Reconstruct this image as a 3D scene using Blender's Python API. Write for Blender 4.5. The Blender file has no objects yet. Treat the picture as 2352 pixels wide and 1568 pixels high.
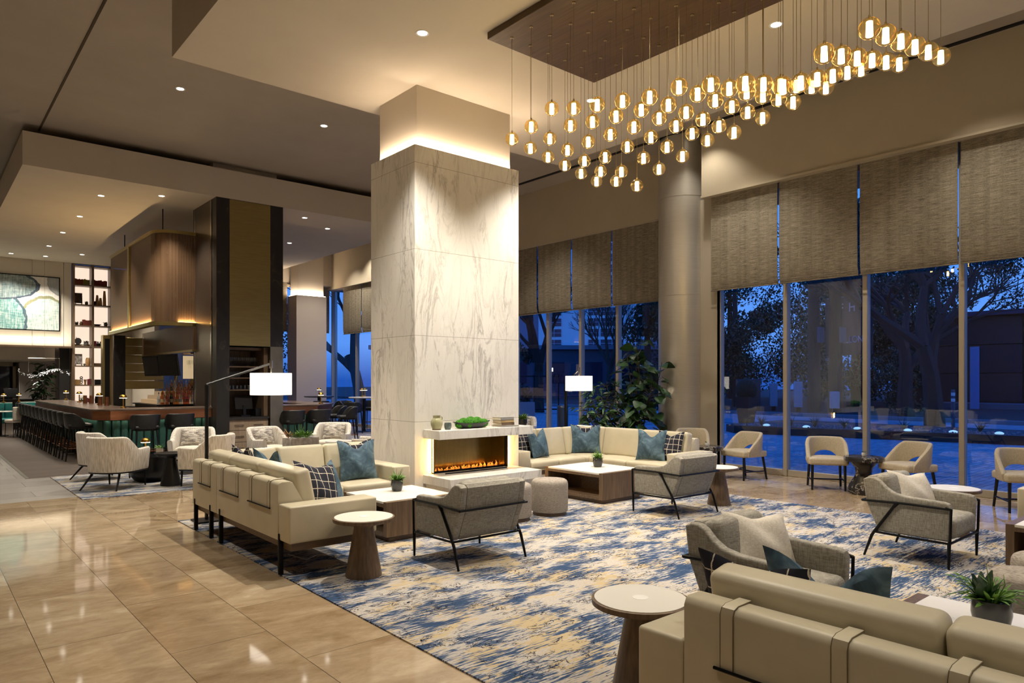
import bpy, bmesh, math, random
from mathutils import Vector, Matrix
PI = math.pi
R = random.Random(11)
SC = bpy.context.scene
C = SC.collection
def S(r, g, b):
    f = lambda c: (c/255/12.92) if c <= 10 else ((c/255+.055)/1.055)**2.4
    return (f(r), f(g), f(b), 1)
# ---------------------------------------------------------------- mesh helpers
class MB:
    def __init__(s): s.bm = bmesh.new()
    def _x(s, vs, M):
        if M is not None: bmesh.ops.transform(s.bm, matrix=M, verts=list(vs))
    def box(s, x0, x1, y0, y1, z0, z1, b=0, seg=2, M=None):
        v = [s.bm.verts.new(p) for p in ((x0,y0,z0),(x1,y0,z0),(x1,y1,z0),(x0,y1,z0),(x0,y0,z1),(x1,y0,z1),(x1,y1,z1),(x0,y1,z1))]
        fs = [s.bm.faces.new([v[i] for i in q]) for q in ((3,2,1,0),(4,5,6,7),(0,1,5,4),(1,2,6,5),(2,3,7,6),(3,0,4,7))]
        if b:
            es = {e for f in fs for e in f.edges}
            r = bmesh.ops.bevel(s.bm, geom=list(es), offset=b, segments=seg, profile=.5, affect='EDGES')
            v = list({x for f in r['faces'] for x in f.verts} | {x for x in v if x.is_valid})
        s._x(v, M); return s
    def prism(s, poly, ax, a, b, bev=0, seg=2, M=None):
        def P(p, t): return {'x': (t, p[0], p[1]), 'y': (p[0], t, p[1]), 'z': (p[0], p[1], t)}[ax]
        A = [s.bm.verts.new(P(p, a)) for p in poly]; B = [s.bm.verts.new(P(p, b)) for p in poly]
        n = len(poly); fs = []
        for i in range(n): fs.append(s.bm.faces.new((A[i], A[(i+1) % n], B[(i+1) % n], B[i])))
        fs.append(s.bm.faces.new(A[::-1])); fs.append(s.bm.faces.new(B))
        bmesh.ops.recalc_face_normals(s.bm, faces=fs)
        v = A+B
        if bev:
            es = list(fs[-1].edges)+list(fs[-2].edges)
            r = bmesh.ops.bevel(s.bm, geom=es, offset=bev, segments=seg, profile=.5, affect='EDGES')
            v = list({x for f in r['faces'] for x in f.verts} | {x for x in v if x.is_valid})
        s._x(v, M); return s
    def tube(s, pts, r, n=8, M=None, closed=False):
        pts = [Vector(p) for p in pts]; N = len(pts); rs = r if isinstance(r, (list, tuple)) else [r]*N
        rings = []; u = None
        for i, p in enumerate(pts):
            if closed: t = pts[(i+1) % N]-pts[i-1]
            else: t = pts[min(i+1, N-1)]-pts[max(i-1, 0)]
            t.normalize()
            if u is None: u = t.orthogonal().normalized()
            else:
                u = u-t*u.dot(t)
                u = u.normalized() if u.length > 1e-6 else t.orthogonal().normalized()
            w = t.cross(u)
            rings.append([s.bm.verts.new(p+(u*math.cos(2*PI*k/n)+w*math.sin(2*PI*k/n))*rs[i]) for k in range(n)])
        for i in range(N if closed else N-1):
            A, B = rings[i], rings[(i+1) % N]
            for k in range(n): s.bm.faces.new((A[k], A[(k+1) % n], B[(k+1) % n], B[k]))
        if not closed:
            s.bm.faces.new(rings[0][::-1]); s.bm.faces.new(rings[-1])
        s._x([v for q in rings for v in q], M); return s
    def cyl(s, c, r, z0, z1, n=24, r1=None, M=None):
        return s.tube([(c[0], c[1], z0), (c[0], c[1], z1)], [r, r if r1 is None else r1], n, M)
    def lathe(s, prof, c=(0, 0, 0), n=32, M=None):
        rings = []
        for r, z in prof:
            if r < 1e-5: rings.append([s.bm.verts.new((c[0], c[1], c[2]+z))])
            else: rings.append([s.bm.verts.new((c[0]+r*math.cos(2*PI*k/n), c[1]+r*math.sin(2*PI*k/n), c[2]+z)) for k in range(n)])
        for A, B in zip(rings, rings[1:]):
            for k in range(n):
                a, b, cc, d = A[k % len(A)], A[(k+1) % len(A)], B[(k+1) % len(B)], B[k % len(B)]
                q = []
                for x in (a, b, cc, d):
                    if x not in q: q.append(x)
                if len(q) > 2: s.bm.faces.new(q)
        s._x([v for q in rings for v in q], M); return s
    def sphere(s, c, r, n=16, m=10, sc=(1, 1, 1), M=None):
        prof = [(r*math.sin(PI*i/m), -r*math.cos(PI*i/m)) for i in range(m+1)]
        prof[0] = (0, -r); prof[-1] = (0, r)
        T = Matrix.Translation(c) @ Matrix.Diagonal((*sc, 1))
        return s.lathe(prof, (0, 0, 0), n, T if M is None else M @ T)
    def cushion(s, c, size, r=.04, puff=0, ax=2, M=None, k=4):
        h = [q/2 for q in size]; V = {}
        def samples(H):
            rr = min(r, H*.98); inn = H-rr
            t = [-H, -H+rr*.08, -H+rr*.3, -H+rr*.62, -inn]
            t += [-inn+2*inn*i/k for i in range(1, k)]
            return t+[-q for q in (-inn, -H+rr*.62, -H+rr*.3, -H+rr*.08, -H)]
        def vert(p):
            q = []
            for i in range(3):
                inn = max(h[i]-r, h[i]*.02); q.append(max(-inn, min(inn, p[i])))
            d = Vector(p)-Vector(q)
            o = Vector(q)+(d.normalized()*min(r, min(h)*.98) if d.length > 1e-9 else d)
            if puff:
                e = [(1-(p[i]/h[i])**2) for i in range(3) if i != ax]
                o[ax] += puff*e[0]*e[1]*(p[ax]/h[ax])
            key = tuple(round(x, 5) for x in p)
            if key not in V: V[key] = s.bm.verts.new(o+Vector(c))
            return V[key]
        for a in range(3):
            b, cc = (a+1) % 3, (a+2) % 3
            sb, sc_ = samples(h[b]), samples(h[cc])
            for sg in (-1, 1):
                for i in range(len(sb)-1):
                    for j in range(len(sc_)-1):
                        q = []
                        for (x, y) in ((sb[i], sc_[j]), (sb[i+1], sc_[j]), (sb[i+1], sc_[j+1]), (sb[i], sc_[j+1])):
                            p = [0, 0, 0]; p[a] = sg*h[a]; p[b] = x; p[cc] = y; q.append(vert(p))
                        try: s.bm.faces.new(q if sg > 0 else q[::-1])
                        except ValueError: pass
        s._x(V.values(), M); return s
    def pillow(s, w, h, t, chop=0, n=14, M=None):
        # stands in the x-z plane, thickness along y, bottom at z=0
        F = {}; vs = []
        for side in (1, -1):
            for i in range(n+1):
                for j in range(n+1):
                    if side < 0 and (i in (0, n) or j in (0, n)): F[side, i, j] = F[1, i, j]; continue
                    u, v = 2*i/n-1, 2*j/n-1
                    x = u*w/2*(1-.09*(1-v*v)); z = v*h/2*(1-.09*(1-u*u))
                    y = side*t/2*((1-u*u)*(1-v*v))**.42
                    if chop:
                        g = math.exp(-(u/.42)**2)*max(0, (v+.35)/1.35)
                        z -= chop*g; y *= 1-.35*g
                    y += .012*math.sin(5*u+3*v)*(1-u*u)*(1-v*v)
                    q = s.bm.verts.new((x, y, z+h/2)); F[side, i, j] = q; vs.append(q)
        for side in (1, -1):
            for i in range(n):
                for j in range(n):
                    q = [F[side, i, j], F[side, i+1, j], F[side, i+1, j+1], F[side, i, j+1]]
                    try: s.bm.faces.new(q if side < 0 else q[::-1])
                    except ValueError: pass
        s._x(vs, M); return s
    def shell(s, path, th, zb, zt, lean=0, M=None):
        # upholstered strip along a plan path; zb, zt per point; lean = outward shift at the top
        N = len(path); P = [Vector((*p, 0)) for p in path]; secs = []
        for i in range(N):
            t = (P[min(i+1, N-1)]-P[max(i-1, 0)]).normalized(); nr = Vector((t.y, -t.x, 0))
            b, z = zb[i], zt[i]; r = th/2; sec = []
            prof = [(0.1*th, b+.0), (0, b+.03), (0, b+(z-b)*.5), (0, z-r)]
            prof += [(r-r*math.cos(a), z-r+r*math.sin(a)) for a in (PI*.2, PI*.4, PI*.6, PI*.8)]
            prof += [(th, z-r), (th, b+(z-b)*.5), (th, b+.03), (th*.9, b)]
            for o, zz in prof:
                f = lean*max(0, (zz-b)/max(z-b, .01))
                sec.append(s.bm.verts.new(P[i]-nr*o+nr*f+Vector((0, 0, zz))))
            secs.append(sec)
        K = len(secs[0])
        for A, B in zip(secs, secs[1:]):
            for k in range(K): s.bm.faces.new((A[k], A[(k+1) % K], B[(k+1) % K], B[k]))
        s.bm.faces.new(secs[0][::-1]); s.bm.faces.new(secs[-1])
        s._x([v for q in secs for v in q], M); return s
    def leaf(s, M, L, W, bend=.25, n=4):
        rows = []
        for i in range(n+1):
            t = i/n; w = W*math.sin(PI*min(.97, .08+t*.92))**.8*.5
            z = -bend*L*t*t
            rows.append([s.bm.verts.new(M @ Vector((t*L, -w, z+w*.25))), s.bm.verts.new(M @ Vector((t*L, 0, z))), s.bm.verts.new(M @ Vector((t*L, w, z+w*.25)))])
        for A, B in zip(rows, rows[1:]):
            s.bm.faces.new((A[0], A[1], B[1], B[0])); s.bm.faces.new((A[1], A[2], B[2], B[1]))
        return s
    def quad(s, *p):
        s.bm.faces.new([s.bm.verts.new(q) for q in p]); return s
    def build(s, name, mat, parent=None, M=None, sharp=38):
        me = bpy.data.meshes.new(name)
        if M is not None: bmesh.ops.transform(s.bm, matrix=M, verts=s.bm.verts[:])
        bmesh.ops.recalc_face_normals(s.bm, faces=s.bm.faces[:])
        s.bm.to_mesh(me); s.bm.free()
        for p in me.polygons: p.use_smooth = True
        me.set_sharp_from_angle(angle=math.radians(sharp))
        me.materials.append(mat)
        o = bpy.data.objects.new(name, me); C.objects.link(o)
        if parent is not None: o.parent = parent
        return o
def RT(x=0, y=0, z=0, rz=0, rx=0, ry=0):
    return Matrix.Translation((x, y, z)) @ Matrix.Rotation(rz, 4, 'Z') @ Matrix.Rotation(rx, 4, 'X') @ Matrix.Rotation(ry, 4, 'Y')
def tag(o, label, cat, group=None):
    o['label'] = label; o['category'] = cat
    if group: o['group'] = group
    return o
def thing(name, label, cat, loc=(0, 0, 0), rz=0, group=None):
    o = bpy.data.objects.new(name, None); C.objects.link(o); o.empty_display_size = .1
    o.location = loc; o.rotation_euler = (0, 0, rz); return tag(o, label, cat, group)
def struct(name, mb, m, label=None, parent=None):
    o = mb.build(name, m, parent)
    if parent is None: o['kind'] = 'structure'
    if label: o['label'] = label; o['category'] = label.split()[-1] if False else 'room'
    return o
KIDS = {}
def kids(o):
    return [c for c in bpy.data.objects if c.parent == o]
def copy_tree(o, loc=None, rz=None, label=None, group=None, parent=None):
    c = o.copy(); C.objects.link(c)
    if parent is not None: c.parent = parent
    for ch in KIDS.setdefault(o.name, kids(o)): copy_tree(ch, parent=c)
    if loc is not None: c.location = loc
    if rz is not None: c.rotation_euler = (0, 0, rz)
    if label: c['label'] = label
    if group: c['group'] = group
    return c
ORD = 'first second third fourth fifth sixth seventh eighth ninth tenth eleventh twelfth thirteenth fourteenth fifteenth'.split()
# ---------------------------------------------------------------- materials
def base(name):
    m = bpy.data.materials.new(name); m.use_nodes = True
    nt = m.node_tree; b = nt.nodes['Principled BSDF']; return m, nt, b
def nd(nt, t, ins=None, **kw):
    n = nt.nodes.new(t)
    for k, v in kw.items(): setattr(n, k, v)
    for k, v in (ins or {}).items():
        if hasattr(v, 'is_linked'): nt.links.new(v, n.inputs[k])
        else: n.inputs[k].default_value = v
    return n
def M_(name, col, rough=.5, metal=0, spec=.4, emit=0, ecol=None):
    m, nt, b = base(name)
    b.inputs['Base Color'].default_value = col; b.inputs['Roughness'].default_value = rough
    b.inputs['Metallic'].default_value = metal; b.inputs['Specular IOR Level'].default_value = spec
    if emit:
        b.inputs['Emission Color'].default_value = ecol or col; b.inputs['Emission Strength'].default_value = emit
    return m
def ramp(nt, fac, stops, interp='LINEAR'):
    r = nt.nodes.new('ShaderNodeValToRGB'); nt.links.new(fac, r.inputs[0]); e = r.color_ramp.elements; r.color_ramp.interpolation = interp
    e[0].position, e[0].color = stops[0]
    e[1].position, e[1].color = stops[-1]
    for p, c in stops[1:-1]:
        q = e.new(p); q.color = c
    return r.outputs[0]
def obj_co(nt, scale=(1, 1, 1), rot=(0, 0, 0), loc=(0, 0, 0)):
    t = nt.nodes.new('ShaderNodeTexCoord')
    return nd(nt, 'ShaderNodeMapping', {'Vector': t.outputs['Object'], 'Scale': scale, 'Rotation': rot, 'Location': loc}).outputs[0]
def noise(nt, co, scale, detail=4, rough=.55, dist=0):
    return nd(nt, 'ShaderNodeTexNoise', {'Vector': co, 'Scale': scale, 'Detail': detail, 'Roughness': rough, 'Distortion': dist}).outputs['Fac']
def mixc(nt, fac, a, b, mode='MIX'):
    n = nt.nodes.new('ShaderNodeMix'); n.data_type = 'RGBA'; n.blend_type = mode
    for i, v in ((0, fac), (6, a), (7, b)):
        if hasattr(v, 'is_linked'): nt.links.new(v, n.inputs[i])
        else: n.inputs[i].default_value = v
    return n.outputs[2]
def mth(nt, op, a, b=0.0, c=0.0):
    n = nt.nodes.new('ShaderNodeMath'); n.operation = op
    for i, v in enumerate((a, b, c)):
        if hasattr(v, 'is_linked'): nt.links.new(v, n.inputs[i])
        else: n.inputs[i].default_value = v
    return n.outputs[0]
def bump(nt, b, h, st=.2, d=.01):
    n = nd(nt, 'ShaderNodeBump', {'Height': h, 'Strength': st, 'Distance': d}); nt.links.new(n.outputs[0], b.inputs['Normal'])
def noise_mat(name, stops, scale=4, stretch=(1, 1, 1), detail=4, rough=.6, bmp=0, spec=.3, metal=0, dist=0, rot=(0, 0, 0), nr=.55):
    m, nt, b = base(name); n = noise(nt, obj_co(nt, stretch, rot), scale, detail, nr, dist)
    nt.links.new(ramp(nt, n, stops), b.inputs['Base Color'])
    b.inputs['Roughness'].default_value = rough; b.inputs['Specular IOR Level'].default_value = spec; b.inputs['Metallic'].default_value = metal
    if bmp: bump(nt, b, n, bmp)
    return m
def weave(name, c1, c2, sc=90, k=8, rough=.9):
    # two crossed thread directions
    m, nt, b = base(name)
    a = noise(nt, obj_co(nt, (1, 1, k)), sc/k, 3); e = noise(nt, obj_co(nt, (k, k, 1)), sc/k, 3)
    s = mth(nt, 'MULTIPLY_ADD', mth(nt, 'ADD', a, e), .5, 0)
    nt.links.new(ramp(nt, s, [(.36, c1), (.62, c2)]), b.inputs['Base Color'])
    b.inputs['Roughness'].default_value = rough; b.inputs['Specular IOR Level'].default_value = .15
    b.inputs['Sheen Weight'].default_value = .08
    bump(nt, b, s, .25, .004); return m
def wood(name, c1, c2, ax=2, rough=.42):
    st = [14, 14, 14]; st[ax] = .9
    return noise_mat(name, [(.3, c1), (.7, c2)], 3, st, 5, rough, .06, .35)
def glass_thin(name, tint, ior=.04, rough=0, gain=0, gcol=(1, 1, 1, 1)):
    m, nt, b = base(name); nt.nodes.remove(b); out = nt.nodes['Material Output']
    t = nd(nt, 'ShaderNodeBsdfTransparent', {'Color': tint}); g = nd(nt, 'ShaderNodeBsdfGlossy', {'Color': gcol, 'Roughness': rough})
    f = nd(nt, 'ShaderNodeLayerWeight', {'Blend': .5}).outputs['Facing']
    f = mth(nt, 'MINIMUM', mth(nt, 'MULTIPLY_ADD', mth(nt, 'POWER', f, 5), .9, ior), 1)
    b0 = t.outputs[0]
    if gain:
        tl = nd(nt, 'ShaderNodeBsdfTranslucent', {'Color': tint}); b0 = nd(nt, 'ShaderNodeMixShader', {0: gain, 1: b0, 2: tl.outputs[0]}).outputs[0]
    x = nd(nt, 'ShaderNodeMixShader', {0: f, 1: b0, 2: g.outputs[0]}); nt.links.new(x.outputs[0], out.inputs[0]); return m

paint = M_('wall paint', S(214, 203, 186), .75, 0, .2)
paint2 = noise_mat('ceiling paint', [(.3, S(196, 186, 170)), (.7, S(201, 191, 175))], 1.5, rough=.8, spec=.15)
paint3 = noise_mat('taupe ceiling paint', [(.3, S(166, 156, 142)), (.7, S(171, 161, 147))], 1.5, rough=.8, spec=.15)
paint4 = noise_mat('header paint', [(.3, S(176, 164, 142)), (.7, S(181, 169, 147))], 1.5, rough=.8, spec=.15)
dark = M_('blackened steel', S(24, 24, 25), .42, .6, .4)
blackm = M_('black lacquer', S(16, 16, 17), .35, 0, .4)
black_stone = noise_mat('black stone', [(.3, S(28, 27, 25)), (.62, S(40, 38, 35)), (.66, S(70, 62, 52)), (.69, S(38, 36, 33))], 2.2, (1, 1, .5), 6, .35, 0, .45, dist=2.5)
grey_stone = noise_mat('grey stone', [(.3, S(92, 89, 84)), (.7, S(112, 108, 102))], 3, (1, 1, 1), 6, .45, 0, .4)
bronze = noise_mat('brushed bronze', [(.3, S(150, 134, 84)), (.7, S(172, 154, 102))], 3, (1, 1, 60), 3, .32, 0, .5, .85)
steel_col = noise_mat('brushed metal cladding', [(.3, S(196, 190, 178)), (.7, S(206, 200, 188))], 3, (1, 1, 50), 3, .36, 0, .5, .6)
copper = noise_mat('copper sheet', [(.3, S(150, 98, 68)), (.7, S(176, 120, 86))], 2, (1, 1, 6), 4, .32, 0, .5, .85)
brass = M_('polished brass', S(205, 160, 72), .22, 1)
chrome = M_('polished steel', S(190, 188, 182), .2, 1)
leather = noise_mat('cream leather', [(.3, S(194, 185, 160)), (.7, S(202, 193, 168))], 6, (1, 1, 1), 4, .42, .03, .4)
leather_dk = M_('leather piping', S(120, 110, 84), .5)
walnut = wood('walnut veneer', S(92, 74, 57), S(122, 101, 80), 2)
walnut_h = wood('walnut veneer horizontal', S(88, 71, 55), S(118, 97, 77), 0)
oak_grey = wood('grey oak veneer', S(140, 120, 98), S(168, 148, 124), 2)
white_top = M_('white stone top', S(238, 234, 224), .3, 0, .45)
white_spot = M_('white disc inlay', S(250, 248, 243), .4)
grey_weave = weave('grey woven fabric', S(122, 118, 108), S(170, 165, 153), 150, 8)
chairs_fab = weave('beige bouclé fabric', S(168, 156, 134), S(190, 178, 154), 120, 3)
cream_fab = noise_mat('cream slub fabric', [(.32, S(188, 180, 166)), (.6, S(236, 230, 220))], 9, (7, 7, .6), 5, .9, .12, .15)
cream_in = noise_mat('cream plain fabric', [(.3, S(206, 197, 182)), (.7, S(224, 215, 200))], 30, rough=.9, spec=.15)
ottoman_fab = noise_mat('grey chenille', [(.3, S(128, 120, 112)), (.7, S(176, 166, 154))], 40, (1, 1, 5), 4, .95, .2, .1)
linen = weave('oatmeal linen', S(196, 188, 174), S(222, 214, 200), 140, 3)
velvet = noise_mat('teal velvet', [(.3, S(42, 60, 74)), (.52, S(74, 98, 114)), (.75, S(116, 140, 154))], 7, (1, 1, 1), 6, .75, .1, .3, dist=1.2)
teal_lea = noise_mat('teal leather', [(.3, S(28, 92, 88)), (.7, S(38, 112, 106))], 3, rough=.4)
green_lea = noise_mat('sea green leather', [(.3, S(46, 82, 74)), (.7, S(60, 100, 88))], 3, rough=.38)
blk_lea = noise_mat('black leather', [(.3, S(26, 26, 27)), (.7, S(40, 39, 39))], 14, rough=.42, bmp=.05, spec=.4)
white_cer = M_('white ceramic', S(225, 222, 214), .35)
celadon = noise_mat('celadon glaze', [(.3, S(150, 150, 112)), (.7, S(190, 186, 150))], 9, (1, 1, .6), rough=.25)
blue_glz = noise_mat('blue green glaze', [(.35, S(62, 76, 78)), (.7, S(120, 130, 124))], 14, rough=.25)
brown_clay = M_('brown clay', S(104, 82, 58), .6)
moss = noise_mat('moss', [(.35, S(30, 84, 18)), (.7, S(84, 150, 44))], 60, detail=6, rough=.95, bmp=.8)
soil = M_('soil', S(38, 28, 20), .95)
leafA = noise_mat('deep green leaves', [(.3, S(18, 40, 18)), (.7, S(46, 82, 38))], 5, rough=.45, spec=.5)
leafB = noise_mat('fresh green leaves', [(.3, S(52, 96, 28)), (.7, S(128, 170, 76))], 18, rough=.45, spec=.5)
leafR = M_('russet leaves', S(150, 112, 72), .6)
leafOut = noise_mat('dusk tree leaves', [(.3, S(28, 46, 36)), (.7, S(70, 92, 74))], 3, rough=.7)
bark = M_('bark', S(58, 48, 42), .9)
ceram_dk = M_('charcoal glazed pot', S(44, 45, 47), .18, 0, .6)
paper = M_('book pages', S(222, 210, 184), .8)
amber = glass_thin('amber glass', (.90, .75, .42, 1), .09, 0, .02, (1, .86, .58, 1))
clear = glass_thin('clear glass', (.93, .95, .94, 1), .06)
pane_m = glass_thin('window glass', (.90, .93, .95, 1), .05)
core_m = M_('lit lamp core', (1, .82, .5, 1), .4, 0, .2, 22.0, (1, .87, .62, 1))
shade_m = M_('lit lamp shade', (1, .96, .9, 1), .8, 0, .1, 2.6, (1, .9, .76, 1))
shade_in = M_('lit lamp diffuser', (1, .96, .9, 1), .8, 0, .1, 5.0, (1, .88, .7, 1))
down_m = M_('lit downlight lens', (1, 1, 1, 1), .5, 0, .1, 14, (1, .9, .76, 1))
led_m = M_('warm light strip', (1, .8, .6, 1), .5, 0, .1, 24, (1, .74, .48, 1))
led_y = M_('amber light strip', (1, .8, .4, 1), .5, 0, .1, 20, (1, .56, .14, 1))
shelf_glow = M_('backlit panel', (1, .9, .8, 1), .6, 0, .1, .95, (1, .80, .64, 1))
def floor_material():
    m, nt, b = base('beige marble tile')
    co = nt.nodes.new('ShaderNodeTexCoord'); sp = nd(nt, 'ShaderNodeSeparateXYZ', {0: co.outputs['Object']})
    u = mth(nt, 'ADD', sp.outputs[1], -5.165+11.9); v = mth(nt, 'ADD', sp.outputs[0], -1.19+5.96)
    cv = nd(nt, 'ShaderNodeCombineXYZ', {0: u, 1: v}).outputs[0]
    br = nd(nt, 'ShaderNodeTexBrick', {'Vector': cv, 'Color1': (0, 0, 0, 1), 'Color2': (1, 1, 1, 1), 'Mortar': (.5, .5, .5, 1), 'Scale': 1, 'Mortar Size': .0022, 'Mortar Smooth': 0, 'Bias': 0, 'Brick Width': 1.19, 'Row Height': .596})
    br.offset = .5
    tile = nd(nt, 'ShaderNodeSeparateColor', {0: br.outputs['Color']}).outputs[0]
    off = nd(nt, 'ShaderNodeCombineXYZ', {0: mth(nt, 'MULTIPLY', tile, 37), 1: mth(nt, 'MULTIPLY', tile, 11)}).outputs[0]
    p = nd(nt, 'ShaderNodeVectorMath', {0: co.outputs['Object'], 1: off}, operation='ADD').outputs[0]
    p1 = nd(nt, 'ShaderNodeMapping', {'Vector': p, 'Scale': (1.0, 1.9, 1), 'Rotation': (0, 0, .5)}).outputs[0]
    n1 = noise(nt, p1, 1.5, 8, .6, .9); n2 = noise(nt, p1, 9, 8, .72, .5)
    s = mth(nt, 'ADD', mth(nt, 'MULTIPLY', n1, .7), mth(nt, 'MULTIPLY', n2, .3))
    s = mth(nt, 'ADD', s, mth(nt, 'MULTIPLY', mth(nt, 'SUBTRACT', tile, .5), .13))
    c = ramp(nt, s, [(.34, S(146, 122, 92)), (.5, S(172, 150, 120)), (.62, S(192, 172, 142)), (.7, S(206, 190, 162))])
    c = mixc(nt, br.outputs['Fac'], c, S(84, 68, 50))
    nt.links.new(c, b.inputs['Base Color']); b.inputs['Roughness'].default_value = .06; b.inputs['Specular IOR Level'].default_value = .65
    return m
def tile_grey():
    m, nt, b = base('pale grey tile'); co = obj_co(nt)
    br = nd(nt, 'ShaderNodeTexBrick', {'Vector': co, 'Color1': S(176, 170, 164), 'Color2': S(186, 180, 174), 'Mortar': S(128, 122, 116), 'Scale': 1, 'Mortar Size': .003, 'Brick Width': .9, 'Row Height': .6})
    nt.links.new(br.outputs['Color'], b.inputs['Base Color']); b.inputs['Roughness'].default_value = .13; return m
def plank():
    m, nt, b = base('dark plank floor'); co = obj_co(nt)
    br = nd(nt, 'ShaderNodeTexBrick', {'Vector': co, 'Color1': S(58, 47, 38), 'Color2': S(88, 74, 62), 'Mortar': S(30, 25, 20), 'Scale': 1, 'Mortar Size': .002, 'Brick Width': 1.5, 'Row Height': .13})
    n = noise(nt, obj_co(nt, (1.2, 16, 1)), 3, 5)
    c = mixc(nt, .55, br.outputs['Color'], ramp(nt, n, [(.3, S(40, 32, 26)), (.7, S(88, 74, 62))]))
    nt.links.new(c, b.inputs['Base Color']); b.inputs['Roughness'].default_value = .6; return m
def rug_material(name, seed, cols):
    m, nt, b = base(name); L = (seed*3.1, seed*1.7, 0)
    O = lambda sx, sy, a=0.0, d=0.0: obj_co(nt, (sx, sy, 1), (0, 0, .10), (L[0]+d, L[1]-d, 0))
    ge = lambda v, t, w=.025: ramp(nt, v, [(t-w, (0, 0, 0, 1)), (t+w, (1, 1, 1, 1))])
    mad = lambda a, b_, k: mth(nt, 'ADD', a, mth(nt, 'MULTIPLY', mth(nt, 'SUBTRACT', b_, .5), k))
    st = noise(nt, O(3, 30), 2.2, 4, .62, .35); pt = noise(nt, O(1.1, 2.3, 0, 3), 1.9, 6, .62, .5)
    tn = noise(nt, O(4, 8, 0, 7), 3.4, 8, .72, .3); tr = noise(nt, O(1.2, 2.0, 0, 11), 1.7, 5, .6, .4)
    nv = noise(nt, O(2.0, 4.2, 0, 17), 2.4, 7, .66, 1.0); nr = noise(nt, O(1.3, 2.2, 0, 23), 1.5, 4)
    fine = noise(nt, O(20, 130), 2, 2)
    c = ramp(nt, fine, [(.35, cols[0]), (.65, cols[1])])
    c = mixc(nt, ge(mad(tn, tr, 1.3), .545), c, cols[2])
    s = mad(st, pt, 1.15)
    c = mixc(nt, ge(s, .515), c, cols[3]); c = mixc(nt, ge(s, .585, .03), c, cols[4])
    ln = mth(nt, 'LESS_THAN', mth(nt, 'ABSOLUTE', mth(nt, 'SUBTRACT', nv, .53)), .014)
    k = mth(nt, 'MULTIPLY', mth(nt, 'MAXIMUM', ln, mth(nt, 'GREATER_THAN', nv, .655)), mth(nt, 'GREATER_THAN', nr, .5))
    c = mixc(nt, k, c, cols[5])
    nt.links.new(c, b.inputs['Base Color']); b.inputs['Roughness'].default_value = .95; b.inputs['Specular IOR Level'].default_value = .1
    bump(nt, b, noise(nt, obj_co(nt), 260, 2), .35, .004); return m
def marble(name='white veined marble', tile=1.12, z0=.0):
    m, nt, b = base(name); co = obj_co(nt, (1, 1, 1), (0, .0, 0))
    p = nd(nt, 'ShaderNodeMapping', {'Vector': nt.nodes['Texture Coordinate'].outputs['Object'], 'Rotation': (.55, -.5, .2), 'Scale': (3.0, 3.0, .65)}).outputs[0]
    w = noise(nt, p, 1.3, 9, .62, 1.1); w2 = noise(nt, p, 3.1, 8, .66, .8); fl = noise(nt, p, .9, 4)
    e = mth(nt, 'ABSOLUTE', mth(nt, 'SUBTRACT', w, .5)); e2 = mth(nt, 'ABSOLUTE', mth(nt, 'SUBTRACT', w2, .52))
    k = ramp(nt, e, [(0, (1, 1, 1, 1)), (.036, (0, 0, 0, 1))]); k2 = ramp(nt, e2, [(0, (.6, .6, .6, 1)), (.018, (0, 0, 0, 1))])
    msk = ramp(nt, fl, [(.44, (.12, .12, .12, 1)), (.68, (.75, .75, .75, 1))])
    c = ramp(nt, noise(nt, p, .8, 5), [(.3, S(232, 228, 220)), (.7, S(242, 239, 232))])
    c = mixc(nt, mth(nt, 'MULTIPLY', k, msk), c, S(140, 134, 126)); c = mixc(nt, mth(nt, 'MULTIPLY', k2, mth(nt, 'MULTIPLY', msk, .8)), c, S(96, 92, 88))
    if tile:
        z = nd(nt, 'ShaderNodeSeparateXYZ', {0: nt.nodes['Texture Coordinate'].outputs['Object']}).outputs[2]
        fr = mth(nt, 'FRACT', mth(nt, 'DIVIDE', mth(nt, 'SUBTRACT', z, z0), tile))
        c = mixc(nt, mth(nt, 'LESS_THAN', fr, .004), c, S(150, 142, 130))
    nt.links.new(c, b.inputs['Base Color']); b.inputs['Roughness'].default_value = .22; b.inputs['Specular IOR Level'].default_value = .5
    return m
def dark_marble():
    m, nt, b = base('black veined marble'); p = obj_co(nt, (1, 1, .7), (.5, .4, 0))
    w = noise(nt, p, 2.4, 8, .6, 1.2); e = mth(nt, 'ABSOLUTE', mth(nt, 'SUBTRACT', w, .5))
    c = ramp(nt, e, [(0, S(200, 192, 178)), (.006, S(110, 104, 98)), (.016, S(40, 38, 37)), (1, S(52, 48, 46))])
    nt.links.new(c, b.inputs['Base Color']); b.inputs['Roughness'].default_value = .18; return m
def check_mat():
    m, nt, b = base('navy windowpane check'); sp = nd(nt, 'ShaderNodeSeparateXYZ', {0: obj_co(nt)})
    wob = mth(nt, 'MULTIPLY', mth(nt, 'SUBTRACT', noise(nt, obj_co(nt), 60, 2), .5), .008)
    fs = []
    for i in (0, 2):
        t = mth(nt, 'FRACT', mth(nt, 'DIVIDE', mth(nt, 'ADD', mth(nt, 'ADD', sp.outputs[i], wob), 5.0), .082))
        fs.append(mth(nt, 'LESS_THAN', t, .075))
    c = mixc(nt, mth(nt, 'MAXIMUM', fs[0], fs[1]), S(30, 31, 46), S(214, 206, 190))
    nt.links.new(c, b.inputs['Base Color']); b.inputs['Roughness'].default_value = .9; return m
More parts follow.
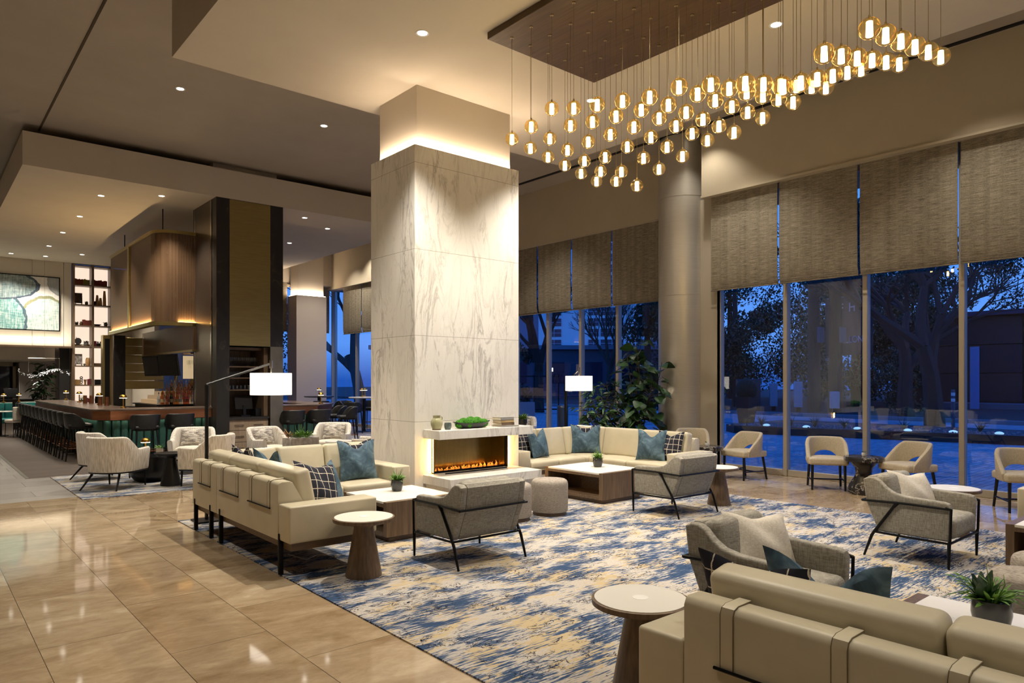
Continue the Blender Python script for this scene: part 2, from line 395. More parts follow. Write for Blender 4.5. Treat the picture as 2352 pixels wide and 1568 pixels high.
def block_mat():
    m, nt, b = base('grey cream woven blocks'); t = obj_co(nt)
    sp = nd(nt, 'ShaderNodeSeparateXYZ', {0: t}); cv = nd(nt, 'ShaderNodeCombineXYZ', {0: sp.outputs[0], 1: sp.outputs[2]}).outputs[0]
    br = nd(nt, 'ShaderNodeTexBrick', {'Vector': cv, 'Color1': S(232, 224, 210), 'Color2': S(92, 88, 88), 'Mortar': S(150, 144, 138), 'Scale': 1, 'Mortar Size': .001, 'Bias': -.1, 'Brick Width': .06, 'Row Height': .017})
    nt.links.new(br.outputs['Color'], b.inputs['Base Color']); b.inputs['Roughness'].default_value = .9; return m
def blind_mat():
    m, nt, b = base('bronze woven shade cloth')
    a = noise(nt, obj_co(nt, (2, 2, 34)), 2.6, 5, .7); v = noise(nt, obj_co(nt, (9, 9, .12)), 1.0, 3); f = noise(nt, obj_co(nt, (60, 60, 70)), 1.2, 2, .7)
    s = mth(nt, 'ADD', mth(nt, 'ADD', mth(nt, 'MULTIPLY', a, .58), mth(nt, 'MULTIPLY', v, .17)), mth(nt, 'MULTIPLY', f, .25))
    c = ramp(nt, s, [(.40, S(98, 90, 76)), (.5, S(130, 121, 105)), (.60, S(156, 147, 130))])
    nt.links.new(c, b.inputs['Base Color']); b.inputs['Roughness'].default_value = .85; b.inputs['Specular IOR Level'].default_value = .1; return m
def mesh_curtain():
    m, nt, b = base('bronze bead mesh'); sp = nd(nt, 'ShaderNodeSeparateXYZ', {0: obj_co(nt)})
    t = mth(nt, 'FRACT', mth(nt, 'DIVIDE', mth(nt, 'ADD', mth(nt, 'ADD', sp.outputs[0], sp.outputs[1]), 50.0), .055))
    op = ramp(nt, mth(nt, 'ABSOLUTE', mth(nt, 'SUBTRACT', t, .5)), [(.0, (.92, .92, .92, 1)), (.5, (.62, .62, .62, 1))])
    b.inputs['Base Color'].default_value = S(120, 92, 66); b.inputs['Metallic'].default_value = .5; b.inputs['Roughness'].default_value = .42
    nt.links.new(op, b.inputs['Alpha']); return m
def art_mat():
    m, nt, b = base('abstract painting'); co = nt.nodes.new('ShaderNodeTexCoord').outputs['Object']; sp = nd(nt, 'ShaderNodeSeparateXYZ', {0: co})
    x, z = sp.outputs[0], sp.outputs[2]
    sv = noise(nt, obj_co(nt, (9, 1, 1.2)), 2.5, 6, .7); sh = noise(nt, obj_co(nt, (1.2, 1, 9)), 2.5, 6, .7)
    wob = mth(nt, 'MULTIPLY', mth(nt, 'SUBTRACT', noise(nt, obj_co(nt, (1, 1, 1)), 5, 5), .5), .35)
    tone = mth(nt, 'ADD', mth(nt, 'MULTIPLY', sv, .6), mth(nt, 'MULTIPLY', sh, .4))
    c = ramp(nt, tone, [(.3, S(206, 204, 196)), (.6, S(236, 233, 226))])
    def ell(cx, cz, a, bb):
        dx = mth(nt, 'DIVIDE', mth(nt, 'SUBTRACT', x, cx), a); dz = mth(nt, 'DIVIDE', mth(nt, 'SUBTRACT', z, cz), bb)
        return mth(nt, 'ADD', mth(nt, 'ADD', mth(nt, 'MULTIPLY', dx, dx), mth(nt, 'MULTIPLY', dz, dz)), wob)
    for (cx, cz, a, bb, stops, edge) in ((.95, -.75, .75, 1.0, [(.36, S(110, 156, 154)), (.52, S(196, 206, 200)), (.64, S(226, 226, 220))], S(128, 124, 70)),
                                        (-.35, -.6, .8, .95, [(.38, S(52, 112, 116)), (.5, S(130, 172, 168)), (.62, S(218, 222, 216))], S(40, 62, 84)),
                                        (-.35, .55, 1.15, .48, [(.36, S(60, 92, 104)), (.52, S(142, 158, 156)), (.64, S(196, 198, 192))], S(32, 48, 76)),
                                        (1.5, .75, .5, .5, [(.3, S(128, 136, 140)), (.7, S(190, 192, 190))], S(150, 152, 150))):
        d = ell(cx, cz, a, bb); c = mixc(nt, mth(nt, 'LESS_THAN', d, 1.0), c, ramp(nt, tone, stops))
        c = mixc(nt, mth(nt, 'MULTIPLY', mth(nt, 'LESS_THAN', mth(nt, 'ABSOLUTE', mth(nt, 'SUBTRACT', d, .93)), .09), .8), c, edge)
    nt.links.new(c, b.inputs['Base Color']); b.inputs['Roughness'].default_value = .8; return m
tile_m, tile_g, plank_m = floor_material(), tile_grey(), plank()
rug1_m = rug_material('blue and sand wool', 1, [S(168, 162, 158), S(196, 188, 174), S(186, 168, 134), S(98, 112, 134), S(54, 74, 104), S(20, 30, 50)])
rug2_m = rug_material('grey and blue wool', 4, [S(168, 162, 152), S(196, 190, 180), S(176, 160, 132), S(128, 138, 156), S(84, 96, 120), S(40, 44, 54)])
marble_m = marble(); marble_s = marble('white marble slab', 0); dkmarble = dark_marble(); check_m = check_mat(); block_m = block_mat(); blind_m = blind_mat(); mesh_m = mesh_curtain(); art_m = art_mat()
# ================================================================ THE SETTING
struct('floor', MB().box(-6, 12.3, -6, 11.6, -.1, 0).box(1.79, 12.3, 11.6, 14.25, -.1, 0), tile_m)
struct('floor_tile', MB().box(-6, 1.49, 11.6, 33, -.1, 0).box(1.49, 1.79, 11.6, 14.25, -.1, 0), tile_g)
struct('floor_plank', MB().box(1.49, 8.6, 14.25, 33, -.1, 0), plank_m)
carpet = noise_mat('blue grey carpet', [(.35, S(92, 92, 104)), (.6, S(150, 146, 148))], 5, (1, 2.5, 1), 8, .95, 0, .1)
struct('floor_carpet', MB().box(8.6, 12.3, 14.25, 24.7, -.1, 0), carpet)
struct('trim_1', MB().box(1.455, 1.505, 14.25, 27.6, 0, .006), M_('metal floor strip', S(120, 116, 110), .35, .6))
tag(MB().prism([(2.38, -2.2), (9.0, -2.2), (9.0, 8.8), (6.76, 8.8), (6.76, 7.08), (4.87, 7.08), (4.87, 8.8), (2.38, 8.8)], 'z', 0, .01).build('area_rug', rug1_m), 'large blue sand and cream brushstroke area rug under the sofas and lounge chairs', 'rug')
tag(MB().box(1.8, 8.2, 11.24, 14.2, 0, .01).build('area_rug', rug2_m), 'grey and pale blue streaked rug under the cream barrel chairs', 'rug')
# ceilings
struct('ceiling', MB().box(-6, 13, -6, 33, 6.4, 6.6), paint3)
struct('ceiling_tray', MB().box(2.367, 8.81, -6, 9.01, 5.53, 6.399), paint2)
barceil = struct('ceiling_bar', MB().box(1.54, 10.02, 15.55, 27.6, 5.615, 6.24), paint2)
struct('ceiling_panel', MB().box(4.98, 6.4, 15.8, 17, 6.24, 6.4), paint2)
struct('trim_2', MB().box(1.815, 1.845, -6, 15.9, 6.385, 6.4), M_('ceiling reveal', S(70, 58, 42), .8))
slot = M_('black slot', S(10, 9, 8), .7)
struct('trim_3', MB().box(11.1, 11.19, -6, 12.75, 6.388, 6.4), slot)
struct('trim_4', MB().box(10.9, 12.1, 24.02, 24.1, 6.388, 6.4), slot)
# walls
struct('wall_left', MB().box(-6.2, -6, -6, 33, 0, 6.4), paint)
struct('wall_back', MB().box(-6, 13, -6.2, -6, 0, 6.4), paint)
cream_panel = M_('cream wall panel', S(212, 204, 188), .6, 0, .25)
struct('wall_far', MB().box(-6, 2.99, 27.6, 27.8, 2.78, 5.615).box(3.0, 3.87, 27.6, 27.8, 2.78, 5.615).box(3.88, 4.09, 27.6, 27.8, 2.78, 5.615).box(-6, -.8, 27.6, 27.8, 0, 2.78)
       .box(5.3, 10.2, 28.05, 28.2, 0, 5.615).box(-6, 10.2, 27.6, 27.8, 5.615, 6.4), cream_panel)
struct('trim_5', MB().box(-6, 4.1, 27.5, 27.62, 2.74, 2.80), walnut_h)
# room seen through the opening below the painting
struct('wall_lobby', MB().box(-2, 8, 33, 33.2, 0, 2.78).box(3.0, 4.1, 31.2, 31.35, 0, 2.78).box(5.2, 5.35, 27.8, 33, 0, 2.78).box(-.95, -.8, 27.8, 33, 0, 2.78), M_('grey wall', S(150, 144, 140), .7))
struct('ceiling_lobby', MB().box(-2, 8, 27.8, 33, 2.78, 2.9).box(-2, 3.75, 28.6, 33, 2.35, 2.78), paint2)
struct('wall_partition', MB().box(3.8, 4.1, 28.0, 28.1, 0, 2.78), M_('dark partition', S(60, 58, 56), .5))
# right-hand window wall: deep header above the shades
struct('wall_right_header', MB().box(11.25, 12.9, -6, 7.64, 5.10, 6.399).box(11.22, 11.36, -6, 7.64, 5.075, 5.11), paint4)
struct('wall_right_header_far', MB().box(11.85, 12.9, 8.75, 24.6, 5.03, 6.399), paint4)
struct('wall_right_corner', MB().box(11.62, 12.14, 8.25, 8.9, 0, 6.399).box(11.62, 12.9, 7.64, 8.9, 5.15, 6.399), paint)
struct('wall_end_header', MB().box(10.9, 12.3, 24.1, 24.8, 5.15, 6.399), paint2)
struct('wall_end', MB().box(6.0, 12.6, 24.7, 24.85, 5.15, 6.39).box(6.0, 6.15, 24.85, 28.1, 0, 5.615), paint)
frame_m = M_('window frame metal', S(176, 166, 148), .5, .2)
def window(n, x, a, b, axis='Y', top=5.12):
    # one bay of the glazed wall: mullion on one side, sill, head and the pane
    f = MB(); w, dp = .075, .13
    def bx(p0, p1, d0, d1, z0, z1):
        if axis == 'Y': f.box(x+d0, x+d1, p0, p1, z0, z1, .006, 1)
        else: f.box(p0, p1, x+d0, x+d1, z0, z1, .006, 1)
    bx(b-w/2, b+w/2, 0, dp, 0, top); bx(a+w/2, b-w/2, .02, dp-.02, 0, .11); bx(a+w/2, b-w/2, .02, dp-.02, top-.1, top)
    o = struct('window_%d' % n, f, frame_m)
    p = MB()
    if axis == 'Y': p.box(x+.06, x+.068, a+w/2, b-w/2, .11, top-.1)
    else: p.box(a+w/2, b-w/2, x+.06, x+.068, .11, top-.1)
    p.build('window_pane', pane_m, o)
ys = [7.43, 6.12, 4.78, 3.43, 2.10, .76, -.58, -1.92, -3.26, -4.6, -6]
wn = 1
struct('trim_6', MB().box(11.5, 11.63, 7.40, 7.47, 0, 5.12, .006, 1).box(11.5, 11.56, 7.47, 7.85, 0, 5.12), frame_m)
for a, b in zip(ys[1:], ys): window(wn, 11.5, a, b); wn += 1
yl = [9.17, 10.45, 11.6, 12.73, 13.95, 15.2, 16.45, 17.7, 18.95, 20.2, 21.45, 22.7, 24.6]
for a, b in zip(yl, yl[1:]): window(wn, 12.1, a, b); wn += 1
xe = [6.15, 7.4, 8.65, 9.9, 10.95, 11.62, 12.3]
for a, b in zip(xe, xe[1:]): window(wn, 24.6, a, b, 'X', 5.16); wn += 1
# fabric shades, one per bay
def blind(x, a, b, z0, z1, label, axis='Y', grp=None):
    m = MB(); g = .012
    n = 12; P = []
    for k in range(n+1):   # gentle hang: slight belly, rolled hem
        t = k/n; P.append((-.012*math.sin(PI*t)+(.03 if t > .97 else 0), z1+(z0-z1)*t))
    poly = [(p[0], p[1]) for p in P]+[(p[0]+.012, p[1]) for p in P[::-1]]
    if axis == 'Y': m.prism([(q[0], q[1]) for q in poly], 'y', a+g, b-g)
    else: m.prism([(q[0], q[1]) for q in poly], 'x', a+g, b-g)
    t = thing('window_blind', label, 'window shade', (x, 0, 0) if axis == 'Y' else (0, x, 0), 0, grp)
    m.build('shade_cloth', blind_m, t)
    h = MB()
    for zz, q in ((z0+.005, .009), (z0+.075, .006)):
        if axis == 'Y': h.tube([(.0-.004, a+g, zz), (-.004, b-g, zz)], q, 8)
        else: h.tube([(a+g, -.004, zz), (b-g, -.004, zz)], q, 8)
    h.build('hem_bar', blind_m, t)
brs = [(7.52, 6.175), (6.165, 4.825), (4.81, 3.425), (3.41, 2.09), (2.08, .76), (.75, -.58), (-.59, -1.92), (-1.93, -3.26), (-3.27, -4.6)]
for i, (b, a) in enumerate(brs):
    blind(11.37, a, b, 3.325, 5.09, 'bronze woven roman shade, %s along the tall glazing from the round metal column' % ORD[i], grp='roman shades on the long glazed wall')
bls = [(9.16, 10.47), (10.49, 11.73), (11.76, 12.92), (12.96, 14.2), (14.23, 15.5), (15.53, 16.8), (16.83, 18.1), (18.13, 19.4), (19.43, 20.7), (20.73, 22.0), (22.03, 23.4)]
for i, (a, b) in enumerate(bls):
    blind(11.96, a, b, 3.33, 5.06, 'bronze woven roman shade behind the marble pillar, %s beyond the round metal column' % ORD[i], grp='roman shades beyond the column')
for i, (a, b) in enumerate([(11.45, 11.94), (10.95, 11.43), (9.2, 10.3), (7.4, 9.15)]):
    blind(24.45, a, b, 3.43, 5.2, 'shadowed woven shade on the end glazing past the bar, %s from the corner' % ORD[i], 'X', 'shades on the end glazing')
# round metal column
col = MB().cyl((11.6, 8.3), .48, 0, 3.3, 48).cyl((11.6, 8.3), .474, 3.3, 3.308, 48).cyl((11.6, 8.3), .48, 3.308, 5.2, 48).cyl((11.6, 8.3), .474, 5.2, 5.208, 48).cyl((11.6, 8.3), .48, 5.208, 6.4, 48)
struct('round_column', col, steel_col)
# white column with a cove, past the bar
def cove_column(name, x0, x1, y0, y1, zc, zt, m, mu, inset=.1):
    o = struct(name, m, mu)
    return o
wc = MB().box(10.36, 11.5, 23.8, 24.58, 0, 4.70)
wcol = struct('white_column', wc, M_('pale column paint', S(208, 194, 182), .6))
MB().box(10.44, 11.42, 23.88, 24.5, 4.70, 6.4).build('column_neck', paint, wcol)
MB().box(10.39, 11.47, 23.815, 23.865, 4.70, 4.712).box(10.375, 10.425, 23.87, 24.5, 4.70, 4.712).build('cove_strip', led_m, wcol)
# marble pillar with the fireplace recess
X0, X1, Y0, Y1, ZT = 4.925, 6.705, 7.661, 8.79, 4.71
pm = MB().box(X0, X1, 8.05, Y1, 0, ZT).box(X0, 5.2, Y0, 8.05, 0, ZT).box(6.45, X1, Y0, 8.05, 0, ZT).box(5.2, 6.45, Y0, 8.05, .885, ZT).box(5.2, 6.45, Y0, 8.05, 0, .42)
pil = struct('marble_pillar', pm, marble_m)
MB().box(X0+.09, X1-.09, Y0+.09, Y1-.09, ZT, 5.53).build('pillar_neck', paint, pil)
MB().box(X0+.02, X1-.02, Y0+.025, Y0+.065, ZT, ZT+.010).box(X0+.025, X0+.065, Y0+.08, Y1-.08, ZT, ZT+.010).box(X1-.065, X1-.025, Y0+.08, Y1-.08, ZT, ZT+.010).build('cove_strip', led_m, pil)
fp = thing('fireplace', 'white marble fireplace with floating mantel, hearth bench and a low line of flames', 'fireplace', (5.86, Y0, 0))
def L(x): return x-5.86
MB().box(L(5.055), L(6.66), -.37, -.002, .905, 1.02, .004, 1).build('mantel', marble_s, fp)
MB().box(L(5.053), L(6.60), -.61, -.002, .317, .431, .004, 1).build('hearth', marble_s, fp)
MB().box(L(5.09), L(6.56), -.53, -.002, .0, .317).build('plinth', marble_s, fp)
fbm = noise_mat('smoked brass panel', [(.3, S(120, 100, 56)), (.7, S(140, 120, 72))], 3, (40, 1, 1), 3, .22, 0, .5, .9)
MB().box(L(5.202), L(6.448), .30, .32, .435, .884).build('back_panel', fbm, fp)
MB().box(L(5.202), L(5.215), .0, .30, .435, .884).build('side_panel', fbm, fp); MB().box(L(6.435), L(6.448), .0, .30, .435, .884).build('side_panel', fbm, fp)
MB().box(L(5.215), L(6.435), .03, .27, .424, .436).build('burner_tray', blackm, fp)
MB().box(L(5.215), L(6.435), .035, .045, .436, .452).box(L(5.3), L(6.35), -.16, -.145, .4315, .446).build('burner_rail', dark, fp)
ember = M_('fire flame', (1, .4, .05, 1), .8, 0, 0, .75, (1, .34, .05, 1))
fl = MB()
for k in range(74):
    t = k/73; x = L(5.24+1.17*t); h = (.02+.05*R.random())*(.45+.7*t); y = .15+R.uniform(-.05, .05)
    fl.tube([(x, y, .436), (x+R.uniform(-.01, .01), y, .436+h*.45), (x+R.uniform(-.025, .025), y, .436+h)], [.012, .010, .001], 5)
fo = fl.build('flame', ember, fp); fo['kind'] = 'stuff'
for xa, xb in ((5.192, 5.202), (6.448, 6.458)): MB().box(L(xa), L(xb), -.05, -.001, .432, .904).build('bezel', blackm, fp)
MB().box(L(5.189), L(5.191), -.03, -.018, .45, .89).box(L(6.459), L(6.461), -.03, -.018, .45, .89).build('light_strip', led_y, fp)
def area(name, loc, sx, sy, power, col, rot=(0, 0, 0), parent=None, spread=PI):
    l = bpy.data.lights.new(name, 'AREA'); l.shape = 'RECTANGLE'; l.size = sx; l.size_y = sy; l.energy = power; l.color = col; l.spread = spread
    o = bpy.data.objects.new(name, l); C.objects.link(o); o.location = loc; o.rotation_euler = rot
    if parent is not None: o.parent = parent
    return o
area('strip_light', (L(5.185), -.03, .67), .44, .03, 3.6, (1, .58, .15), (0, PI/2, 0), fp)
area('strip_light', (L(6.465), -.03, .67), .44, .03, 3.6, (1, .58, .15), (0, -PI/2, 0), fp)
area('burner_light', (0, .13, .46), 1.1, .05, 1.6, (1, .5, .1), (PI, 0, 0), fp)
# bar pillar with an open service niche
bx0, bx1, by0, by1, bz = 4.973, 6.447, 15.55, 17.17, 5.614
bp = struct('bar_pillar', MB().box(bx0, 5.248, by0, by1, 0, bz).box(6.153, bx1, by0, by1, 0, bz).box(5.248, 6.153, by0+.02, by1, 2.46, bz).box(5.248, 6.153, 16.6, by1, 0, 2.46), black_stone)
MB().box(5.25, 6.151, by0-.006, by0+.02, 2.42, 5.60).build('bronze_panel', bronze, bp)
MB().box(bx0-.006, bx0, by0+.38, 16.98, .0, 5.60).build('smoked_metal_panel', noise_mat('smoked steel', [(.3, S(104, 94, 84)), (.7, S(124, 114, 104))], 3, (1, 1, 60), 3, .3, 0, .5, .85), bp)
MB().box(6.153, bx1, by0-.004, by0, 0, 2.42).build('stone_facing', grey_stone, bp)
MB().box(bx0-.012, bx0-.006, by0+.30, by0+.38, 0, 5.6).box(bx0-.012, bx0-.006, 16.98, 17.06, 0, 5.6).build('metal_trim', chrome, bp)
# ---------------------------------------------------------------- lights in the ceiling
def downlight(x, y, z, label, power, ang=100, grp='recessed downlights', col=(1, .91, .78), vis=True):
    t = thing('downlight', label, 'downlight', (x, y, z), 0, grp)
    MB().lathe([(.062, -.004), (.075, -.006), (.078, 0), (.056, 0)], n=24).build('trim_ring', white_cer, t)
    MB().lathe([(0, -.002), (.056, -.002)], n=24).build('lens', down_m, t)
    l = bpy.data.lights.new('downlight_beam', 'SPOT'); l.energy = power; l.spot_size = math.radians(ang); l.spot_blend = .6; l.color = col; l.shadow_soft_size = .05
    o = bpy.data.objects.new('downlight_beam', l); C.objects.link(o); o.parent = t; o.location = (0, 0, -.02)
for i, (x, y) in enumerate([(3.08, 17.1), (3.08, 19.6), (3.07, 22.03), (3.07, 24.5)]):
    downlight(x, y, 5.615, 'small recessed downlight over the long bar counter, %s from the lounge end' % ORD[i], 420)
for x, y, s in [(4.07, 16.28, 'beside the dark bar pillar'), (4.07, 25.5, 'close to the lit bookshelf'), (7.26, 16.2, 'past the dark pillar toward the windows'), (8.23, 16.97, 'over the pointed end of the bar'), (8.26, 19.46, 'farther back over the high tables'), (2.35, 26.7, 'in front of the painting'), (3.24, 26.6, 'in front of the wall panel beside the shelves')]:
    downlight(x, y, 5.615, 'small recessed downlight in the bar ceiling '+s, 420)
downlight(3.315, 12.144, 6.4, 'recessed downlight in the high ceiling above the cream barrel chairs', 800, 100)
downlight(5.829, 12.166, 6.4, 'recessed downlight in the high ceiling beside the marble pillar', 800, 100)
downlight(4.32, 6.565, 5.53, 'recessed downlight in the dropped ceiling in front of the marble pillar', 800, 100)
downlight(7.136, 6.626, 5.53, 'recessed downlight in the dropped ceiling half hidden by glass globes', 800, 100)
for x, y in ((4.32, 3.9), (7.14, 3.9), (4.32, 1.2), (7.14, 1.2), (3.0, -1.6), (7.14, -1.6)):  # out-of-view downlights, added to light the seating
    downlight(x, y, 5.53, 'unseen recessed downlight added in the dropped ceiling over the rug', 430 if y > 2 else 170, 100, 'unseen downlights over the rug')
for x, y in ((.4, 7.5), (.4, 3.0), (.2, -1.5), (10.0, 6.6), (10.0, 3.0), (10.0, -1), (10.2, 12), (10.75, 7.4), (-3, -4), (1, -5), (6, -5), (.2, 12.5), (.2, 20), (8.3, 12.1)):  # more unseen downlights, added to brighten the aisles, round column and back wall
    downlight(x, y, 6.4, 'unseen recessed downlight added in the high ceiling along the edge', 130 if x > 10.5 else 300 if x > 9 else 330 if y > 5 else 130, 100, 'unseen downlights in the high ceiling')
tag(MB().lathe([(0, -.012), (.2, -.012), (.21, 0)], (9.89, 6.08, 6.4), 32).build('ceiling_speaker', M_('grey speaker grille', S(138, 130, 112), .7)), 'round speaker grille in the ceiling behind the glass globes', 'speaker')
tag(MB().lathe([(0, -.035), (.04, -.03), (.055, 0)], (9.39, 4.71, 6.4), 20).build('smoke_detector', white_cer), 'small white smoke detector on the ceiling above the globes', 'smoke detector')
# ---------------------------------------------------------------- chandelier
ch = thing('chandelier', 'long chandelier of amber glass globes hung in a wave from a dark wood canopy', 'chandelier', (5.73, 3.96, 5.53))
can = wood('smoked oak veneer', S(70, 52, 28), S(92, 70, 42), 1, .45)
MB().box(-.87, .87, -2.12, 2.12, -.08, 0, .004, 1).build('canopy', can, ch)
z0s = [4.33, 4.38, 4.48, 4.39, 4.33, 4.27, 4.21, 4.20, 4.12, 4.03, 3.90, 4.04, 4.10]; z5s = [4.12, 4.05, 3.93, 4.05, 4.12, 4.21, 4.21, 4.27, 4.33, 4.37, 4.43, 4.37, 4.32]
GR = .0737
globe_me = core_me = cap_me = None
cordm = M_('twisted metal cord', S(150, 132, 96), .4, .6)
for j in range(13):
    for i in range(6):
        z = z0s[j]+(z5s[j]-z0s[j])*i/5-5.53; x = 5.041+.2754*i-5.73; y = 5.87-.3172*j-3.96
        top = z+GR+.018
        p = MB().tube([(0, 0, top), (0, 0, -.085-0)], .0022, 6).lathe([(.009, 0), (.009, .022), (.003, .028)], (0, 0, z+GR-.006), 10).lathe([(0, -.086), (.02, -.086), (.02, -.08)], n=12).build('pendant', cordm, ch)
        p.location = (x, y, 0)
        if globe_me is None:
            g = MB().sphere((0, 0, 0), GR, 28, 18).build('glass_globe', amber, p); globe_me = g.data
            k = MB().lathe([(0, -.055), (.024, -.055), (.021, .046), (.0, .05)], n=18).build('lamp_core', core_m, p); core_me = k.data
        else:
            g = bpy.data.objects.new('glass_globe', globe_me); k = bpy.data.objects.new('lamp_core', core_me)
            for q in (g, k): C.objects.link(q); q.parent = p
        g.location = (0, 0, z); k.location = (0, 0, z)

for px, py, sx, sy in (((X0+X1)/2, Y0+.05, X1-X0-.1, .04), (X0+.05, (Y0+Y1)/2, .04, Y1-Y0-.1), (X1-.05, (Y0+Y1)/2, .04, Y1-Y0-.1)):
    area('cove_light', (px, py, ZT+.02), sx, sy, 5.5*max(sx, sy), (1, .82, .64), (PI, 0, 0), pil)
area('cove_light', (10.93, 23.84, 4.72), 1.0, .04, 14, (1, .82, .64), (PI, 0, 0), wcol); area('cove_light', (10.4, 24.2, 4.72), .04, .7, 9, (1, .82, .64), (PI, 0, 0), wcol)
for x, y in ((9.6, 22.4), (10.9, 22.2), (8.9, 22.9), (11.2, 21.0), (9.4, 19.0), (11.0, 16.5)):  # unseen downlights added to brighten the dark end by the white column
    downlight(x, y, 6.4, 'unseen recessed downlight added in the high ceiling over the high tables', 330, 100, 'unseen downlights over the high tables')
# ================================================================ LOUNGE FURNITURE
ZR = .01   # top of the rugs
def sectional(label, ox, oy, sx, sy, LA, LB):
    t = thing('sectional_sofa', label, 'sofa', (ox, oy, ZR))
    F = Matrix.Diagonal((sx, sy, 1, 1)); D = .82
    def add(name, mb, m): return mb.build(name, m, t, F)
    # wooden plinth
    add('plinth', MB().box(.03, D-.03, -LA+.03, -.03, .225, .30).box(D-.03, LB-.03, -D+.03, -.03, .225, .30), walnut_h)
    bp_ = [(0, .29), (0, .745), (.012, .770), (.035, .780), (.11, .780), (.135, .765), (.235, .585), (.235, .29)]
    s = -.80
    # leather bodies: long wing, corner, short wing
    for a, b in ((-LA+.237, s-.002), (s+.002, 0)):
        add('body', MB().prism(bp_, 'y', a, b, .008).box(.1, D-.02, a, b if b < 0 else -.1, .29, .34, .006, 1), leather)
    add('body', MB().prism([(-p[0], p[1]) for p in bp_], 'x', .236, LB-.235, .008).box(.236, LB-.235, -D+.02, -.1, .29, .34, .006, 1), leather)
    add('arm', MB().box(0, D, -LA, -LA+.235, .29, .60, .018, 3), leather)
    add('arm', MB().box(LB-.235, LB, -D, 0, .29, .60, .018, 3), leather)
    for a, b in ((-LA+.24, -1.6), (-1.6, -.825)):
        add('seat_cushion', MB().cushion((.52, (a+b)/2, .375), (.60, b-a-.006, .12), .04, .016), leather)
    add('seat_cushion', MB().cushion((.52, -.52, .375), (.60, .60, .12), .04, .016), leather)
    for a, b in ((.825, 1.43), (1.43, LB-.24)):
        add('seat_cushion', MB().cushion(((a+b)/2, -.52, .375), (b-a-.006, .60, .12), .04, .016), leather)
    def bc(mb, c, ln, along):
        if along == 'y': Mx = Matrix.Translation(c) @ Matrix.Rotation(-.2, 4, 'Y'); mb.cushion((0, 0, 0), (.155, ln, .46), .042, .022, 0, Mx)
        else: Mx = Matrix.Translation(c) @ Matrix.Rotation(-.2, 4, 'X'); mb.cushion((0, 0, 0), (ln, .155, .46), .042, .022, 1, Mx)
        return mb
    for a, b in ((-LA+.245, -1.50), (-1.495, -.715), (-.71, -.03)):
        add('back_cushion', bc(MB(), (.262, (a+b)/2, .645), b-a, 'y'), leather)
    for a, b in ((.30, .837), (.842, 1.42), (1.425, LB-.25)):
        add('back_cushion', bc(MB(), ((a+b)/2, -.262, .645), b-a, 'x'), leather)
    # saddle straps over the back, held by a bar
    pr = [(-.004, .535), (-.004, .748), (.008, .775), (.034, .785), (.13, .787), (.13, .779), (.034, .778), (.014, .768), (.003, .745), (.003, .535)]
    for y0, y1 in ((-.585, -.287), (-1.404, -.98), (-2.184, -1.756)):
        for y in (y0, y1):
            o = add('strap', MB().prism(pr, 'y', y-.027, y+.027, .0015, 1), leather)
            MB().prism([(p[0]-.0012, p[1]) for p in pr], 'y', y-.0285, y-.0265).prism([(p[0]-.0012, p[1]) for p in pr], 'y', y+.0265, y+.0285).build('strap_edge', leather_dk, o, F)
        add('strap_bar', MB().tube([(-.012, y0-.05, .54), (-.012, y1+.05, .54)], .007, 8), dark)
    for x0, x1 in ((.55, .85), (1.25, 1.65)):
        for x in (x0, x1): add('strap', MB().prism([(-p[0], p[1]) for p in pr], 'x', x-.027, x+.027, .0015, 1), leather)
        add('strap_bar', MB().tube([(x0-.05, .012, .54), (x1+.05, .012, .54)], .007, 8), dark)
    lg = [(.004, y) for y in (-2.41, -.9, -.6, -.08)]+[(D-.06, y) for y in (-LA+.2, -.95)]
    for x, y in lg: add('leg', MB().box(x-.012, x+.03, y-.017, y+.017, 0, .35, .008, 2), dark)
    for x in (.9, LB-.2):
        for y in (-.004, -D+.06): add('leg', MB().box(x-.017, x+.017, y-.03, y+.012, 0, .35, .008, 2), dark)
    return t
sectional('cream leather sectional wrapped round the table beside the marble pillar, dark straps on its back', 2.367, 8.2, 1, 1, 2.62, 2.31)
sectional('cream leather sectional by the round metal column with its back to the windows', 9.02, 8.52, -1, 1, 2.60, 2.27)
sectional('cream leather sectional seen close from behind beside the round side table', 2.367, -.69, 1, -1, 2.62, 2.31)
sectional('cream leather sectional at the picture edge before the window armchairs, only one arm showing', 9.02, -.65, -1, -1, 2.62, 2.30)
# ---- throw pillows
def throw(label, mat, loc, face, w=.48, h=.46, th=.15, chop=.07, lean=.28, group=None, roll=0, name='throw_pillow'):
    # face = compass angle the pillow looks to (radians, 0 = +x)
    M = Matrix.Rotation(face+PI/2, 4, 'Z') @ Matrix.Rotation(-lean, 4, 'X') @ Matrix.Rotation(roll, 4, 'Y')
    o = MB().pillow(w, h, th, chop).build(name, mat, None); o.matrix_world = Matrix.Translation(loc) @ M
    return tag(o, label, 'pillow', group)
ZS = .452
throw('navy windowpane check pillow standing in the inner corner of the sofa beside the marble pillar', check_m, (2.82, 7.60, ZS), .0, .52, .53, chop=.08)
throw('crumpled teal velvet pillow next to the check one in the same sofa corner', velvet, (2.90, 7.14, ZS), .15, .50, .52, chop=.12)
throw('navy windowpane check pillow slumped against the back of the sofa by its end arm', check_m, (2.83, 5.97, ZS+.03), -1.2, .50, .46, .17, .03, .42, roll=.2)
throw('teal velvet pillow leaning on the check pillow near the round walnut side table', velvet, (3.06, 6.20, ZS), -1.0, .46, .45, .16, .14, .35)
throw('large teal velvet pillow with a deep chop, facing out beside the pillar end arm', velvet, (4.12, 7.64, ZS), -PI/2-.03, .50, .49, .17, .09, .2)
throw('navy windowpane check pillow half hidden behind the large teal velvet pillow', check_m, (4.19, 7.80, ZS), -PI/2, .46, .48, .13, .05, .2)
